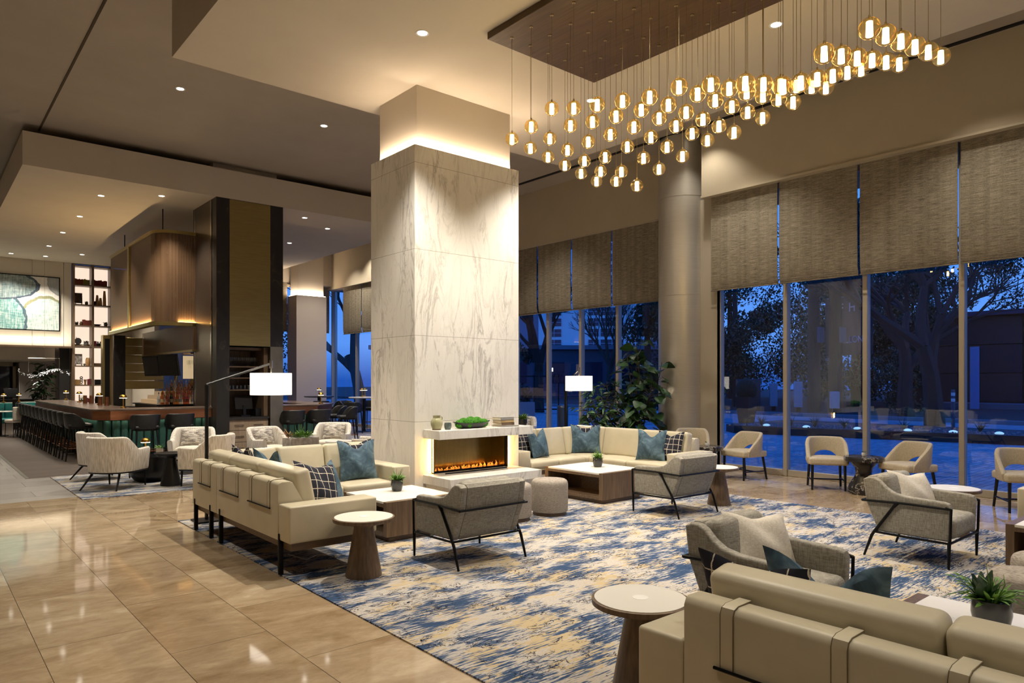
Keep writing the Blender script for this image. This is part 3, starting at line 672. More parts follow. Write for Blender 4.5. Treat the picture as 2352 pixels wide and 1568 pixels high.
throw('teal velvet pillow by the arm nearest the fireplace on the window sofa', velvet, (7.46, 7.98, ZS), -PI/2+.25, .46, .46, .16, .12, .25)
throw('navy windowpane check pillow peeping from behind the pillar on the window sofa', check_m, (7.22, 8.10, ZS), -PI/2, .44, .46, .14, .06, .22)
throw('teal velvet pillow with a deep chop in the middle corner of the window sofa', velvet, (8.46, 7.98, ZS), -PI*.75, .50, .48, .17, .11, .22)
throw('navy windowpane check pillow tucked behind the teal pillow in the window sofa corner', check_m, (8.56, 8.08, ZS), -PI*.75, .52, .48, .13, .05, .22)
throw('teal velvet pillow tilted at the column end of the window sofa', velvet, (8.42, 6.62, ZS), PI+.35, .46, .48, .16, .10, .25)
throw('navy windowpane check pillow behind the tilted teal one at the column end', check_m, (8.56, 6.40, ZS), PI+.1, .44, .46, .15, .06, .25)
throw('navy windowpane check pillow showing one corner above the sofa seen from behind', check_m, (2.76, 1.56, ZS), .05, .50, .49, .16, .04, .25)
throw('two-eared teal velvet pillow poking above the sofa seen from behind', velvet, (2.96, 1.36, ZS), .10, .52, .50, .17, .14, .22)
# ---- lounge chairs: grey upholstery in a slim black frame (front is local +y)
def lounge_chair(label):
    t = thing('lounge_chair', label, 'armchair', (0, 0, 0), 0, 'grey lounge chairs in black metal frames')
    sp = [(.352, .235), (.366, .53), (.350, .565), (.31, .578), (.0, .592), (-.10, .612), (-.17, .655), (-.225, .712), (-.275, .738), (-.33, .738), (-.372, .715), (-.345, .51), (-.235, .24)]
    for sx in (-1, 1):
        a, b = (.298, .372) if sx > 0 else (-.372, -.298)
        MB().prism(sp, 'x', a, b, .016, 3).build('arm', grey_weave, t)
    MB().prism([(-.235, .24), (-.345, .51), (-.376, .712), (-.345, .742), (-.29, .742), (-.26, .70), (-.13, .24)], 'x', -.30, .30, .008).build('back_shell', grey_weave, t)
    MB().cushion((0, 0, 0), (.585, .13, .41), .05, .02, 1, RT(0, -.20, .555, 0, .27)).build('back_cushion', grey_weave, t)
    MB().cushion((0, .08, .335), (.588, .60, .18), .05, .022).build('seat_cushion', grey_weave, t)
    fr = MB(); q = .011
    for x in (-.386, .386):
        fr.tube([(x, .374, .525), (x, .0, .530), (x, -.372, .518)], q)
        fr.tube([(x, .362, .225), (x, .0, .228), (x, -.27, .235)], q)
        fr.tube([(x, .374, .525), (x, .33, .535)], q)
    fr.tube([(-.386, -.372, .518), (.386, -.372, .518)], q).tube([(-.386, .362, .225), (.386, .362, .225)], q).tube([(-.386, -.27, .235), (.386, -.27, .235)], q)
    fr.build('frame', dark, t)
    for x in (-.386, .386):
        MB().tube([(x, .374, .53), (x, .366, .25), (x, .358, .225), (x, .355, .0)], [q, q*1.05, q*1.5, q*.95]).build('leg', dark, t)
        MB().tube([(x, -.06, .528), (x, -.10, .48), (x, -.255, .25), (x, -.285, .2), (x, -.355, .0)], [q*1.6, q*1.1, q*1.2, q*1.3, q*.95]).build('leg', dark, t)
    return t
lc = lounge_chair('grey lounge chair with its back turned, beside the round walnut table and white-topped coffee table')
lc.location = (3.975, 5.235, ZR); lc.rotation_euler = (0, 0, -.01)
copy_tree(lc, (7.30, 5.34, ZR), -.03, 'grey lounge chair with its back turned, at the coffee table before the window sofa')
copy_tree(lc, (7.235, 2.50, ZR), PI+.01, 'grey lounge chair with an oatmeal pillow, side on before the marble drink table')
copy_tree(lc, (4.16, 2.33, ZR), PI+.02, 'grey lounge chair with an oatmeal pillow just beyond the sofa seen from behind')
ZC = .44
throw('oatmeal linen lumbar pillow in the side-on chair near the windows', linen, (7.30, 2.52, ZC), -PI/2-.25, .54, .38, .15, .03, .5, roll=.12, name='lumbar_pillow')
throw('oatmeal linen lumbar pillow in the chair beyond the sofa seen from behind', linen, (4.22, 2.36, ZC), -PI/2-.25, .54, .38, .15, .03, .5, roll=.12, name='lumbar_pillow')
throw('oatmeal linen lumbar pillow glimpsed over the arm of the chair facing the window sofa', linen, (7.22, 5.22, ZC), PI/2+.2, .46, .30, .13, .02, .45, name='lumbar_pillow')
# ---- walnut coffee tables with white tops
def coffee_table(label, x0, x1, y0, y1):
    t = thing('coffee_table', label, 'coffee table', ((x0+x1)/2, (y0+y1)/2, ZR), 0, 'walnut coffee tables'); w, d = (x1-x0)/2, (y1-y0)/2
    MB().box(-w+.05, w-.05, -d+.04, d-.04, 0, .055).build('plinth', walnut_h, t)
    for a, b in ((-d, -d+.065), (d-.065, d)): MB().box(-w, w, a, b, .055, .41, .002, 1).build('end_panel', walnut, t)
    MB().box(-w, w, -d+.065, d-.065, .055, .10).box(-w, w, -d+.065, d-.065, .352, .388).box(-.02, .02, -d+.065, d-.065, .10, .352).build('shelf', walnut_h, t)
    MB().box(-w, w, -d+.066, d-.066, .389, .411, .001, 1).build('stone_top', white_top, t)
coffee_table('white-topped walnut coffee table with a small potted fern, before the marble fireplace', 3.65, 4.50, 6.2, 7.13)
coffee_table('white-topped walnut coffee table with an open cubby in front of the window sofa', 6.95, 7.82, 6.25, 7.36)
coffee_table('white-topped walnut coffee table behind the sofa seen from behind, with a glossy pot of succulents', 3.60, 4.46, .55, 1.555)
coffee_table('walnut coffee table corner at the picture edge next to the plush ottomans', 7.19, 8.0, .75, 1.81)
# ---- round side tables
def side_table(label, x, y, z=.505):
    t = thing('side_table', label, 'side table', (x, y, ZR), 0, 'round walnut side tables')
    MB().lathe([(0, 0), (.152, 0), (.152, .012), (.082, .405), (.088, .425), (.235, .462), (.256, .468), (.258, .495), (.252, .497), (0, .497)], n=48).build('pedestal', walnut, t)
    MB().lathe([(0, .496), (.243, .496), (.243, .500), (0, .5005)], n=48).build('white_top', white_top, t)
    MB().lathe([(0, .5004), (.042, .5004), (.042, .5018), (0, .502)], n=32).build('charging_disc', white_spot, t)
    return t
st = side_table('round walnut pedestal table with a white top, by the sofa arm near the tile floor', 2.905, 5.31)
copy_tree(st, (8.16, 5.27, ZR), 0, 'round walnut pedestal table behind the chair facing the window sofa')
copy_tree(st, (8.47, 2.60, ZR), 0, 'round white-topped table showing over the far arm of the side-on lounge chair')
copy_tree(st, (2.93, 2.367, ZR), 0, 'large round white-topped pedestal table in front of the sofa seen from behind')
# ---- ottomans
def ottoman(label, x, y):
    t = thing('ottoman', label, 'ottoman', (x, y, ZR), 0, 'plush round ottomans')
    MB().lathe([(0, 0), (.205, 0), (.205, .045), (0, .045)], n=40).build('wood_base', walnut_h, t)
    MB().lathe([(0, .045), (.222, .045), (.226, .08), (.228, .36), (.224, .395), (.212, .418), (.19, .431), (.13, .438), (0, .442)], n=48).build('upholstery', ottoman_fab, t)
    return t
ot = ottoman('grey chenille drum ottoman partly hidden behind the turned lounge chair', 5.41, 6.29)
copy_tree(ot, (5.99, 6.26, ZR), 0, 'grey chenille drum ottoman standing free in front of the fireplace hearth')
copy_tree(ot, (5.36, 1.22, ZR), 0, 'grey chenille drum ottoman with a worn warm top beside the succulent pot')
copy_tree(ot, (5.97, 1.24, ZR), 0, 'grey chenille drum ottoman cut by the picture edge, behind another ottoman')
# ---- arc floor lamps
def arc_lamp(label, x, y, dx, dy):
    t = thing('arc_floor_lamp', label, 'floor lamp', (x, y, ZR if x < 9 else 0), 0, 'black arm lamps with white drum shades')
    MB().box(-.14, .14, -.14, .14, 0, .02, .004, 1).build('base', dark, t)
    MB().box(-.014, .014, -.028, .028, .02, 1.60, .002, 1).build('pole', dark, t)
    ex, ey, ez = dx*.77, dy*.77, 1.86
    MB().tube([(0, 0, 1.58), (0, 0, 1.60), (ex, ey, ez)], .014, 4).build('arm', dark, t)
    MB().tube([(ex, ey, ez+.02), (ex, ey, 1.70)], .008, 8).lathe([(.022, 1.80), (.022, 1.90), (0, 1.90)], (ex, ey, 0), 12).build('stem', chrome, t)
    MB().lathe([(.245, 1.47), (.247, 1.47), (.247, 1.74), (.245, 1.74), (.245, 1.47)], (ex, ey, 0), 48).build('lamp_shade', shade_m, t)
    MB().lathe([(0, 1.482), (.243, 1.482), (.243, 1.486), (0, 1.486)], (ex, ey, 0), 40).build('diffuser', shade_in, t)
    l = bpy.data.lights.new('lamp_bulb', 'POINT'); l.energy = 14; l.color = (1, .84, .62); l.shadow_soft_size = .06
    o = bpy.data.objects.new('lamp_bulb', l); C.objects.link(o); o.parent = t; o.location = (ex, ey, 1.38)
arc_lamp('black arm floor lamp with a glowing white drum shade behind the sofa beside the pillar', 2.63, 8.57, 1, .0)
arc_lamp('black arm floor lamp with a glowing white drum shade in front of the potted trees', 9.66, 9.64, -.45, -.89)
# ---- beige armchairs along the glass (front is local +y)
def window_chair(label):
    t = thing('window_armchair', label, 'armchair', (0, 0, 0), 0, 'beige armchairs along the window wall')
    path = []; zb = []; zt = []
    for k in range(41):
        u = k/40; a = PI+PI*u   # half turn round the back
        if u < .16: x, y = -.285, .20-.20*(u/.16)
        elif u > .84: x, y = .285, .20-.20*((1-u)/.16)
        else:
            b = PI+PI*(u-.16)/.68; x, y = .285*math.cos(b), .255*math.sin(b)
        path.append((x, y)); q = abs(u-.5)*2
        zt.append(.785 if q < .42 else .785-.30*((q-.42)/.58)**1.25)
        m = max(0, 1-(q/.40)**2); zb.append(.385+.185*m**.5 if q < .40 else .385)
    MB().shell(path, .06, zb, zt, .02).build('backrest', chairs_fab, t)
    MB().cushion((0, .03, .435), (.55, .53, .105), .03, .012).build('seat', chairs_fab, t)
    for x, y, ex, ey in ((-.225, .24, -.23, .25), (.225, .24, .23, .25), (-.22, -.18, -.24, -.25), (.22, -.18, .24, -.25)):
        MB().tube([(x, y, .39), (ex, ey, 0)], [.022, .016], 8).build('leg', blackm, t)
    MB().tube([(-.228, .246, .14), (-.235, -.23, .14)], .011, 6).tube([(.228, .246, .14), (.235, -.23, .14)], .011, 6).tube([(-.23, 0, .14), (.23, 0, .14)], .011, 6).build('stretcher', blackm, t)
    return t
def face(dx, dy): return math.atan2(dy, dx)-PI/2
w1 = window_chair('beige armchair turned side on at the glass, first one clear of the sofa')
w1.location = (10.72, 6.42, 0); w1.rotation_euler = (0, 0, face(-.95, .25))
copy_tree(w1, (10.70, 5.02, 0), face(-.84, -.54), 'beige armchair facing out with an arched opening in its back, beside the marble drink table')
copy_tree(w1, (10.76, 3.86, 0), face(-.9, .45), 'beige armchair angled behind the side-on grey lounge chair')
copy_tree(w1, (10.75, 2.52, 0), face(-.84, -.54), 'beige armchair cut by the picture edge above the sofa arm')
copy_tree(w1, (10.75, 7.50, 0), face(-.8, -.6), 'beige armchair showing only its back above the end of the window sofa')
def drink_table(label, x, y):
    t = thing('drink_table', label, 'side table', (x, y, 0), 0, 'black marble drink tables')
    MB().lathe([(0, 0), (.215, 0), (.222, .03), (.20, .12), (.13, .24), (.108, .30), (.12, .38), (.19, .465), (.21, .475), (0, .475)], n=40).build('pedestal', dkmarble, t)
    MB().lathe([(0, .475), (.255, .475), (.27, .488), (.27, .535), (.262, .545), (0, .545)], n=48).build('top', dkmarble, t)
    return t
d1 = drink_table('waisted black marble drink table between two beige armchairs', 10.60, 4.42)
copy_tree(d1, (10.26, 6.86, 0), 0, 'black marble drink table partly hidden behind the end of the window sofa')
# ---- plants and small things
def leaf_mass(n, spread, h, L, W, mb, up=.6, c=(0, 0, 0), bend=.3):
    for k in range(n):
        a = R.uniform(0, 2*PI); rr = spread*math.sqrt(R.random()); z = h*R.random()
        M = Matrix.Translation((c[0]+rr*math.cos(a)*.55, c[1]+rr*math.sin(a)*.55, c[2]+z)) @ Matrix.Rotation(a, 4, 'Z') @ Matrix.Rotation(-R.uniform(.1, up*2), 4, 'Y') @ Matrix.Rotation(R.uniform(-.5, .5), 4, 'X')
        mb.leaf(M, L*R.uniform(.6, 1.15), W*R.uniform(.7, 1.1), bend)
    return mb
def small_pot(label, loc, r, h, potm, spikes, cat='potted plant', leafm=leafB, wisp=True):
    t = thing('potted_plant', label, cat, loc)
    MB().lathe([(0, 0), (r*.72, 0), (r*.86, h*.15), (r, h*.55), (r*.98, h), (r*.9, h), (r*.9, h*.9), (0, h*.88)], n=32).build('pot', potm, t)
    MB().lathe([(0, h*.86), (r*.9, h*.89)], n=20).build('soil', soil, t)
    f = MB(); leaf_mass(spikes, r*1.1, h*.25, r*1.15, r*.34, f, .65, (0, 0, h*.86), .2)
    if wisp:
        for k in range(8):
            a = R.uniform(0, 6.28); q = r*R.uniform(.2, .7); e = r*R.uniform(.3, 1.2)
            f.tube([(q*math.cos(a)*.3, q*math.sin(a)*.3, h*.85), (q*math.cos(a), q*math.sin(a), h*1.5), (e*math.cos(a), e*math.sin(a), h*R.uniform(1.6, 2.2))], [.004, .003, .001], 5)
    f.build('foliage', leafm, t); return t
small_pot('small green plant in a glossy dark pot on the coffee table before the fireplace', (4.13, 6.79, .422), .068, .125, ceram_dk, 60)
small_pot('small green plant in a glossy dark pot on the coffee table before the window sofa', (7.46, 6.80, .422), .072, .13, ceram_dk, 60)
sp = small_pot('succulents spilling from a glossy dark pot on the table behind the closest sofa back', (4.06, 1.08, .422), .088, .155, ceram_dk, 40)
ag = MB()
for k in range(12):
    a = 2.2+k*.55; M = Matrix.Translation((-.035, .03, .14)) @ Matrix.Rotation(a, 4, 'Z') @ Matrix.Rotation(-R.uniform(.75, 1.25), 4, 'Y'); ag.leaf(M, R.uniform(.12, .17), .05, -.05)
ag.build('agave_rosette', leafA, sp)
tr = MB()
for k in range(44):
    a = R.uniform(-1.5, 1.6); M = Matrix.Translation((.02*math.cos(a), .02*math.sin(a), .15)) @ Matrix.Rotation(a, 4, 'Z') @ Matrix.Rotation(R.uniform(-.5, .3), 4, 'Y')
    q = R.uniform(.07, .19); tr.tube([M @ Vector((0, 0, 0)), M @ Vector((q*.6, 0, .03)), M @ Vector((q, 0, .01))], [.003, .003, .002], 5)
    tr.leaf(M @ Matrix.Translation((q*.9, 0, .01)), .045, .022, .3)
tr.build('trailing_stems', leafB, sp)
small_pot('tiny succulent in a white cup on the marble drink table between the armchairs', (10.60, 4.42, .546), .03, .055, white_cer, 14, leafm=leafA, wisp=False)
small_pot('tiny succulent in a white cup on the drink table behind the window sofa', (10.26, 6.86, .546), .03, .055, white_cer, 14, leafm=leafA, wisp=False)
ZM = 1.021
v = thing('jug_vase', 'cream and olive glazed jug with a small handle on the marble mantel', 'vase', (5.155, 7.50, ZM))
MB().lathe([(0, 0), (.055, 0), (.058, .012), (.074, .06), (.078, .095), (.068, .13), (.048, .15), (.046, .175), (.052, .185), (.045, .185), (.04, .16), (0, .15)], n=32).build('body', celadon, v)
MB().tube([(.066, 0, .165), (.088, 0, .16), (.086, 0, .13), (.068, 0, .115)], .008, 8).build('handle', celadon, v)
MB().lathe([(0, -.0002), (.0555, 0), (.059, .014), (.0562, .012)], n=32).build('unglazed_foot', brown_clay, v)
tag(MB().lathe([(0, 0), (.036, 0), (.046, .03), (.048, .06), (.042, .088), (.036, .088), (.034, .03), (0, .02)], (5.29, 7.44, ZM), 28).build('glazed_cup', blue_glz), 'small blue green glazed cup beside the jug on the mantel', 'cup')
bw = thing('moss_bowl', 'long black boat bowl heaped with bright green moss on the mantel', 'bowl', (5.70, 7.47, ZM))
b = MB(); N = 24; rows = []
for zz, k in ((0, .55), (.0, .6), (.035, .85), (.07, 1.0), (.07, .96), (.04, .8), (.02, .5)):
    rows.append([b.bm.verts.new((.31*k*math.copysign(abs(math.cos(2*PI*i/N))**.9, math.cos(2*PI*i/N)), .10*k*math.sin(2*PI*i/N), zz+(.028*abs(math.cos(2*PI*i/N))**3 if zz > .03 else 0))) for i in range(N)])
for A, B in zip(rows, rows[1:]):
    for i in range(N): b.bm.faces.new((A[i], A[(i+1) % N], B[(i+1) % N], B[i]))
b.bm.faces.new(rows[0][::-1]); b.bm.faces.new(rows[-1]); b.build('bowl', blackm, bw)
for k, (x, y, r, z) in enumerate(((-.20, 0, .062, .06), (-.11, .03, .07, .075), (-.08, -.035, .07, .07), (.0, .02, .075, .085), (.02, -.04, .062, .07), (.10, .01, .075, .078), (.13, -.03, .06, .07), (.21, 0, .062, .062))):
    MB().sphere((x, y, z), r, 18, 12, (1.1, .85, .95)).build('moss_ball', moss, bw)
def book(label, x, y, z, w, d, h, m, rz=0, grp='books stacked on the mantel'):
    t = thing('book', label, 'book', (x, y, z), rz, grp)
    MB().box(-w/2, w/2, -d/2, d/2, 0, .004).box(-w/2, w/2, -d/2, d/2, h-.004, h).box(-w/2, w/2, -d/2, -d/2+.004, .0, h).build('cover', m, t)
    MB().box(-w/2+.004, w/2-.004, -d/2+.004, d/2-.005, .004, h-.004).build('page_block', paper, t)
book('flat grey white book at the bottom of the mantel stack', 6.29, 7.47, ZM, .30, .24, .018, M_('pale book cloth', S(190, 186, 180), .6), .0)
book('brown book in the mantel stack with a darker spine', 6.26, 7.47, ZM+.019, .235, .19, .036, M_('brown book cloth', S(112, 92, 72), .6), .03)
book('tan book second from the top of the mantel stack', 6.255, 7.47, ZM+.056, .235, .19, .034, M_('tan book cloth', S(190, 164, 116), .6), -.03)
book('grey book on top of the mantel stack', 6.25, 7.47, ZM+.091, .24, .19, .04, M_('grey book cloth', S(150, 148, 146), .6), .02)
# power strip plug glimpsed under the sofa
tag(MB().box(2.98, 3.03, 6.0, 6.03, ZR, .035, .004, 1).tube([(3.0, 6.03, .02), (2.9, 6.2, .015), (2.75, 6.1, .015), (2.7, 6.4, .015)], .004, 6).build('power_plug', white_cer), 'white plug and cord lying on the rug under the sofa with straps', 'plug')
# big indoor trees by the column
def tall_plant(label, x, y, h, pot_r, n, L, W, spread, seed, stems=5, bush=.35):
    global R
    keep = R; R = random.Random(seed)
    t = thing('potted_tree', label, 'plant', (x, y, 0))
    MB().lathe([(0, 0), (pot_r*.75, 0), (pot_r, .36), (pot_r*.92, .36), (pot_r*.9, .32), (0, .32)], n=32).build('planter', ceram_dk, t)
    sm = MB(); f = MB()
    for s in range(stems):
        a = s*2*PI/stems+R.uniform(-.3, .3); top = h*R.uniform(.62, .98) if s else h*.97; q = spread*R.uniform(.3, .8) if s else .08
        P = [Vector((.05*math.cos(a), .05*math.sin(a), .3))]
        for k in range(1, 7):
            u = k/6; P.append(Vector((q*math.cos(a)*u**1.3+R.uniform(-.04, .04), q*math.sin(a)*u**1.3+R.uniform(-.04, .04), .3+(top-.3)*u)))
        sm.tube(P, [.016-.0018*k for k in range(7)], 6)
        for k in range(n//stems):
            u = R.uniform(bush, 1); i = min(5, int(u*6)); p = P[i].lerp(P[i+1], u*6-i); b_ = R.uniform(0, 6.28)
            d = Vector((math.cos(b_), math.sin(b_), R.uniform(-.1, .5)))*R.uniform(.06, .24)*(1.25-u*.6)*spread/.5; e = p+d
            sm.tube([p, p.lerp(e, .6)+Vector((0, 0, .02)), e], .003, 4)
            for _ in range(2 if L < .2 else 1):
                f.leaf(Matrix.Translation(e) @ Matrix.Rotation(b_+R.uniform(-.7, .7), 4, 'Z') @ Matrix.Rotation(R.uniform(-.5, .5), 4, 'Y') @ Matrix.Rotation(R.uniform(-.9, .9), 4, 'X'), L*R.uniform(.6, 1.2), W*R.uniform(.7, 1.2), .45)
    sm.build('stem', bark, t); f.build('foliage', leafA, t); R = keep
tall_plant('tall broad-leaved tree in a pot against the round metal column', 10.62, 8.62, 2.50, .2, 170, .24, .20, .62, 5, 7, .2)
tall_plant('bushy small-leaved tree in a pot beside the lit arm lamp near the windows', 10.35, 9.25, 1.66, .2, 330, .15, .055, .66, 9, 11, .2)
# ================================================================ BARREL CHAIRS ROUND THE DARK TABLES
def barrel_chair(label):
    t = thing('barrel_chair', label, 'armchair', (0, 0, 0), 0, 'cream barrel chairs')
    path = []; zb = []; zt = []; N = 48
    for k in range(N+1):
        u = k/N; q = abs(u-.5)*2
        if u < .22: x, y = -.345+.012*(1-u/.22), .34-.34*(u/.22)
        elif u > .78: x, y = .345-.012*(1-(1-u)/.22), .34-.34*((1-u)/.22)
        else:
            b = PI+PI*(u-.22)/.56; x, y = .345*math.copysign(abs(math.cos(b))**.8, math.cos(b)), .33*math.sin(b)
        path.append((x, y)); w = min(1, max(0, (q-.34)/.32)); w = w*w*(3-2*w)
        zt.append(.80-.20*w+(.012*(q-.66)/.34 if q > .66 else 0)); zb.append(.265)
    MB().shell(path, .085, zb, zt, .035).build('shell', cream_fab, t)
    MB().cushion((0, .06, .395), (.53, .56, .13), .045, .02).build('seat_cushion', cream_in, t)
    MB().box(-.29, .29, -.2, .33, .265, .34, .02, 2).build('seat_base', cream_fab, t)
    MB().tube([(p[0]*.96, p[1]*.96, .255) for p in path[::3]], .013, 6, None, True).build('base_ring', dark, t)
    for x, y, ex, ey in ((-.30, .30, -.30, .31), (.30, .30, .30, .31), (-.22, -.20, -.29, -.37), (.22, -.20, .29, -.37)):
        MB().tube([(x, y, .26), (x*.99+ex*.01, y, .22), (ex, ey, 0)], [.022, .017, .012], 8).build('leg', dark, t)
    return t
e0 = barrel_chair('cream barrel chair showing its back, at the rug corner nearest the tile floor'); e0.location = (2.37, 12.16, ZR); e0.rotation_euler = (0, 0, face(.72, .69))
for x, y, dx, dy, s in ((2.42, 13.38, .97, .25, 'cream barrel chair with a block pattern pillow, just in front of the bar stools'),
                        (3.62, 11.62, -.72, .69, 'cream barrel chair with its back to the sofa, across from the black pedestal table'),
                        (3.84, 13.28, -.42, -.90, 'cream barrel chair facing out beyond the potted succulent and mushroom lamp'),
                        (4.93, 12.55, .25, -.97, 'cream barrel chair turned sideways between the lamp pole and the stone planter'),
                        (6.38, 12.95, -.65, -.76, 'cream barrel chair facing out behind the stone planter'),
                        (6.42, 11.32, -.75, .66, 'cream barrel chair cut off by the edge of the marble pillar'),
                        (10.95, 12.42, -.75, -.66, 'barrel chair beyond the marble pillar seen over the mantel end by the glass')):
    copy_tree(e0, (x, y, 0 if x > 8 else ZR), face(dx, dy), s)
def lumbar(label, x, y, dx, dy):
    n = Vector((dx, dy)).normalized(); throw(label, block_m, (x-n.x*.10, y-n.y*.10, .47), math.atan2(dy, dx), .46, .33, .12, .0, .3, 'block pattern lumbar pillows', name='lumbar_pillow')
lumbar('grey and cream block pillow in the barrel chair just in front of the bar stools', 2.42, 13.38, .97, .25)
lumbar('grey and cream block pillow in the barrel chair at the rug corner, one corner showing', 2.40, 12.2, .72, .69)
lumbar('grey and cream block pillow facing out beside the black lamp pole', 3.84, 13.28, -.42, -.9)
lumbar('grey and cream block pillow in the sideways barrel chair left of the stone planter'.replace(' left of', ' beside'), 4.93, 12.55, .25, -.97)
lumbar('grey and cream block pillow facing out behind the stone planter', 6.38, 12.95, -.65, -.76)
lumbar('grey and cream block pillow in the chair cut off by the marble pillar', 6.42, 11.32, -.75, .66)
lumbar('brown grey block pillow in the chair beyond the pillar by the glass', 10.95, 12.42, -.75, -.66)
dt = thing('drum_table', 'squat black bowl-shaped drum table holding the mushroom lamp', 'table', (2.98, 12.62, ZR))
MB().lathe([(0, 0), (.17, 0), (.24, .03), (.295, .10), (.315, .2), (.315, .40), (0, .40)], n=48).build('drum', blackm, dt)
MB().lathe([(0, .40), (.318, .40), (.322, .408), (.318, .416), (0, .416)], n=48).build('top', M_('black glass top', S(20, 20, 21), .08), dt)
pt = thing('pedestal_table', 'black pedestal table with a dished top in front of the drum table', 'side table', (3.10, 11.86, ZR))
MB().lathe([(0, 0), (.155, 0), (.155, .01), (.075, .40), (.08, .43), (.17, .455), (.235, .495), (.245, .512), (.235, .512), (.15, .50), (0, .498)], n=44).build('pedestal', blackm, pt)
dt2 = copy_tree(dt, (5.35, 12.15, ZR), 0, 'black drum table under the stone trough planter behind the sofa')
wt = thing('round_table', 'small round white table top showing above the sofa back by the pillar', 'side table', (6.08, 12.02, ZR), 0)
MB().cyl((0, 0), .03, 0, .5, 12).cyl((0, 0), .18, 0, .015, 24).build('pedestal', dark, wt); MB().lathe([(0, .5), (.26, .5), (.265, .51), (.26, .522), (0, .522)], n=40).build('white_top', white_top, wt)
tp = thing('trough_planter', 'square grey stone trough planted with succulents behind the sofa', 'planter', (5.35, 12.10, ZR+.417), .12)
stone_box = noise_mat('rough limestone', [(.3, S(150, 144, 134)), (.7, S(196, 190, 180))], 14, detail=6, rough=.9, bmp=.3)
MB().box(-.29, .29, -.14, .14, 0, .20, .006, 1).build('trough', stone_box, tp)
f = MB(); leaf_mass(140, .30, .05, .10, .035, f, .75, (.02, 0, .2), .2); f.build('succulent_leaves', leafB, tp)
f = MB(); leaf_mass(34, .10, .08, .11, .022, f, .75, (-.24, 0, .2), .1); f.build('russet_rosette', leafR, tp)
f = MB()
for k in range(14):
    a = R.uniform(0, 6.28); q = R.uniform(.02, .12); f.tube([(.0, 0, .2), (q*.6*math.cos(a), q*.3, .32), (q*math.cos(a), q*.4, R.uniform(.34, .48))], [.004, .003, .001], 5)
f.build('tall_stems', leafB, tp)
small_pot('small succulent in a beige cup beside the mushroom lamp', (3.10, 12.52, ZR+.417), .055, .12, cream_in, 40, leafm=leafB, wisp=False)
small_pot('leafy plant on a stand behind the end of the mantel', (10.62, 12.0, .62), .11, .16, ceram_dk, 90)
# ---- little brass mushroom lamps
def mushroom(label, x, y, z):
    t = thing('table_lamp', label, 'table lamp', (x, y, z), 0, 'brass mushroom lamps')
    MB().lathe([(0, 0), (.055, 0), (.055, .022), (.02, .035), (.013, .06), (.013, .215), (0, .215)], n=20).build('base', brass, t)
    MB().lathe([(.074, .215), (.07, .245), (.045, .275), (0, .287)], n=24).build('lamp_shade', brass, t)
    MB().lathe([(0, .206), (.066, .206), (.072, .215)], n=24).build('diffuser', shade_in, t)
    return t
ml = mushroom('brass mushroom lamp on the black drum table among the barrel chairs', 2.93, 12.70, ZR+.417)
ZB = 1.08
for x, y, s in ((3.36, 16.4, 'brass mushroom lamp on the bar counter closest to its chamfered corner'), (3.40, 19.07, 'brass mushroom lamp on the long bar counter, second from the chamfered corner'), (3.40, 21.7, 'brass mushroom lamp on the long bar counter, third from the chamfered corner'), (3.47, 24.3, 'brass mushroom lamp on the long bar counter before the leafy plant')):
    copy_tree(ml, (x, y, ZB), 0, s)
copy_tree(ml, (7.75, 16.35, ZB), 0, 'brass mushroom lamp on the pointed end of the bar')
# ================================================================ BAR
qtop = noise_mat('dark quartz top', [(.3, S(84, 68, 58)), (.7, S(106, 88, 76))], 6, rough=.25)
strip_c = M_('counter light strip', (1, .8, .6, 1), .5, 0, .1, 1.6, (1, .78, .52, 1))
def counter(label, ringf, front, rail):
    t = thing('bar_counter', label, 'bar', (0, 0, 0))
    MB().prism(ringf(0), 'z', 1.045, 1.08, .004, 1).build('counter_top', qtop, t)
    MB().prism(ringf(.045), 'z', .86, 1.045).build('copper_apron', copper, t)
    MB().prism(ringf(.26), 'z', .0, .86).build('core', blackm, t)
    fl_ = MB(); pts = []
    for a, b in zip(front, front[1:]):
        a, b = Vector(a), Vector(b); n = max(1, round((b-a).length/.145))
        for k in range(n): pts.append(a.lerp(b, (k+.5)/n))
    for p in pts: fl_.tube([(p.x, p.y, .06), (p.x, p.y, .84)], .074, 8)
    fl_.build('fluted_front', green_lea, t)
    MB().tube(rail, .018, 8).build('foot_rail', copper, t)
    for a, b in zip(front, front[1:]):
        a, b = Vector(a), Vector(b); d = (b-a).normalized(); n = Vector((d.y, -d.x)); m = (a+b)/2-n*.05
        if n.y > .1: n = -n
        L_ = (b-a).length; o = area('apron_light', ((a.x+b.x)/2+(-.11 if abs(d.y) > .9 and a.x < 5 else .11 if abs(d.y) > .9 else 0), (a.y+b.y)/2-(.11 if abs(d.y) < .9 else 0), .855), L_*.95, .02, .7*L_, (1, .84, .64), (0, 0, math.atan2(d.y, d.x)), t)
    return t
counter('long bar counter with dark top, copper apron and teal channel-tufted front, lined with stools', lambda o: [(2.71+o, 24.6), (2.71+o, 16.12+o*.4), (3.0+o*.4, 15.80+o), (4.96, 15.80+o), (4.96, 16.62), (3.55, 16.62), (3.55, 24.6)],
        [(2.95, 24.5), (2.95, 16.2), (3.09, 16.04), (4.95, 16.04)], [(2.84, 24.0, .19), (2.84, 16.2, .19), (3.06, 15.93, .19), (4.95, 15.93, .19)])
counter('short bar counter ending in a point, past the dark bar pillar', lambda o: [(6.46, 15.80+o), (7.45-o*.4, 15.80+o), (8.22-o, 16.6+o*.2), (8.22-o, 20.0), (7.42, 20.0), (7.42, 16.62), (6.46, 16.62)],
        [(6.47, 16.04), (7.36, 16.04), (7.98, 16.68), (7.98, 20.0)], [(6.47, 15.93, .19), (7.42, 15.93, .19)])
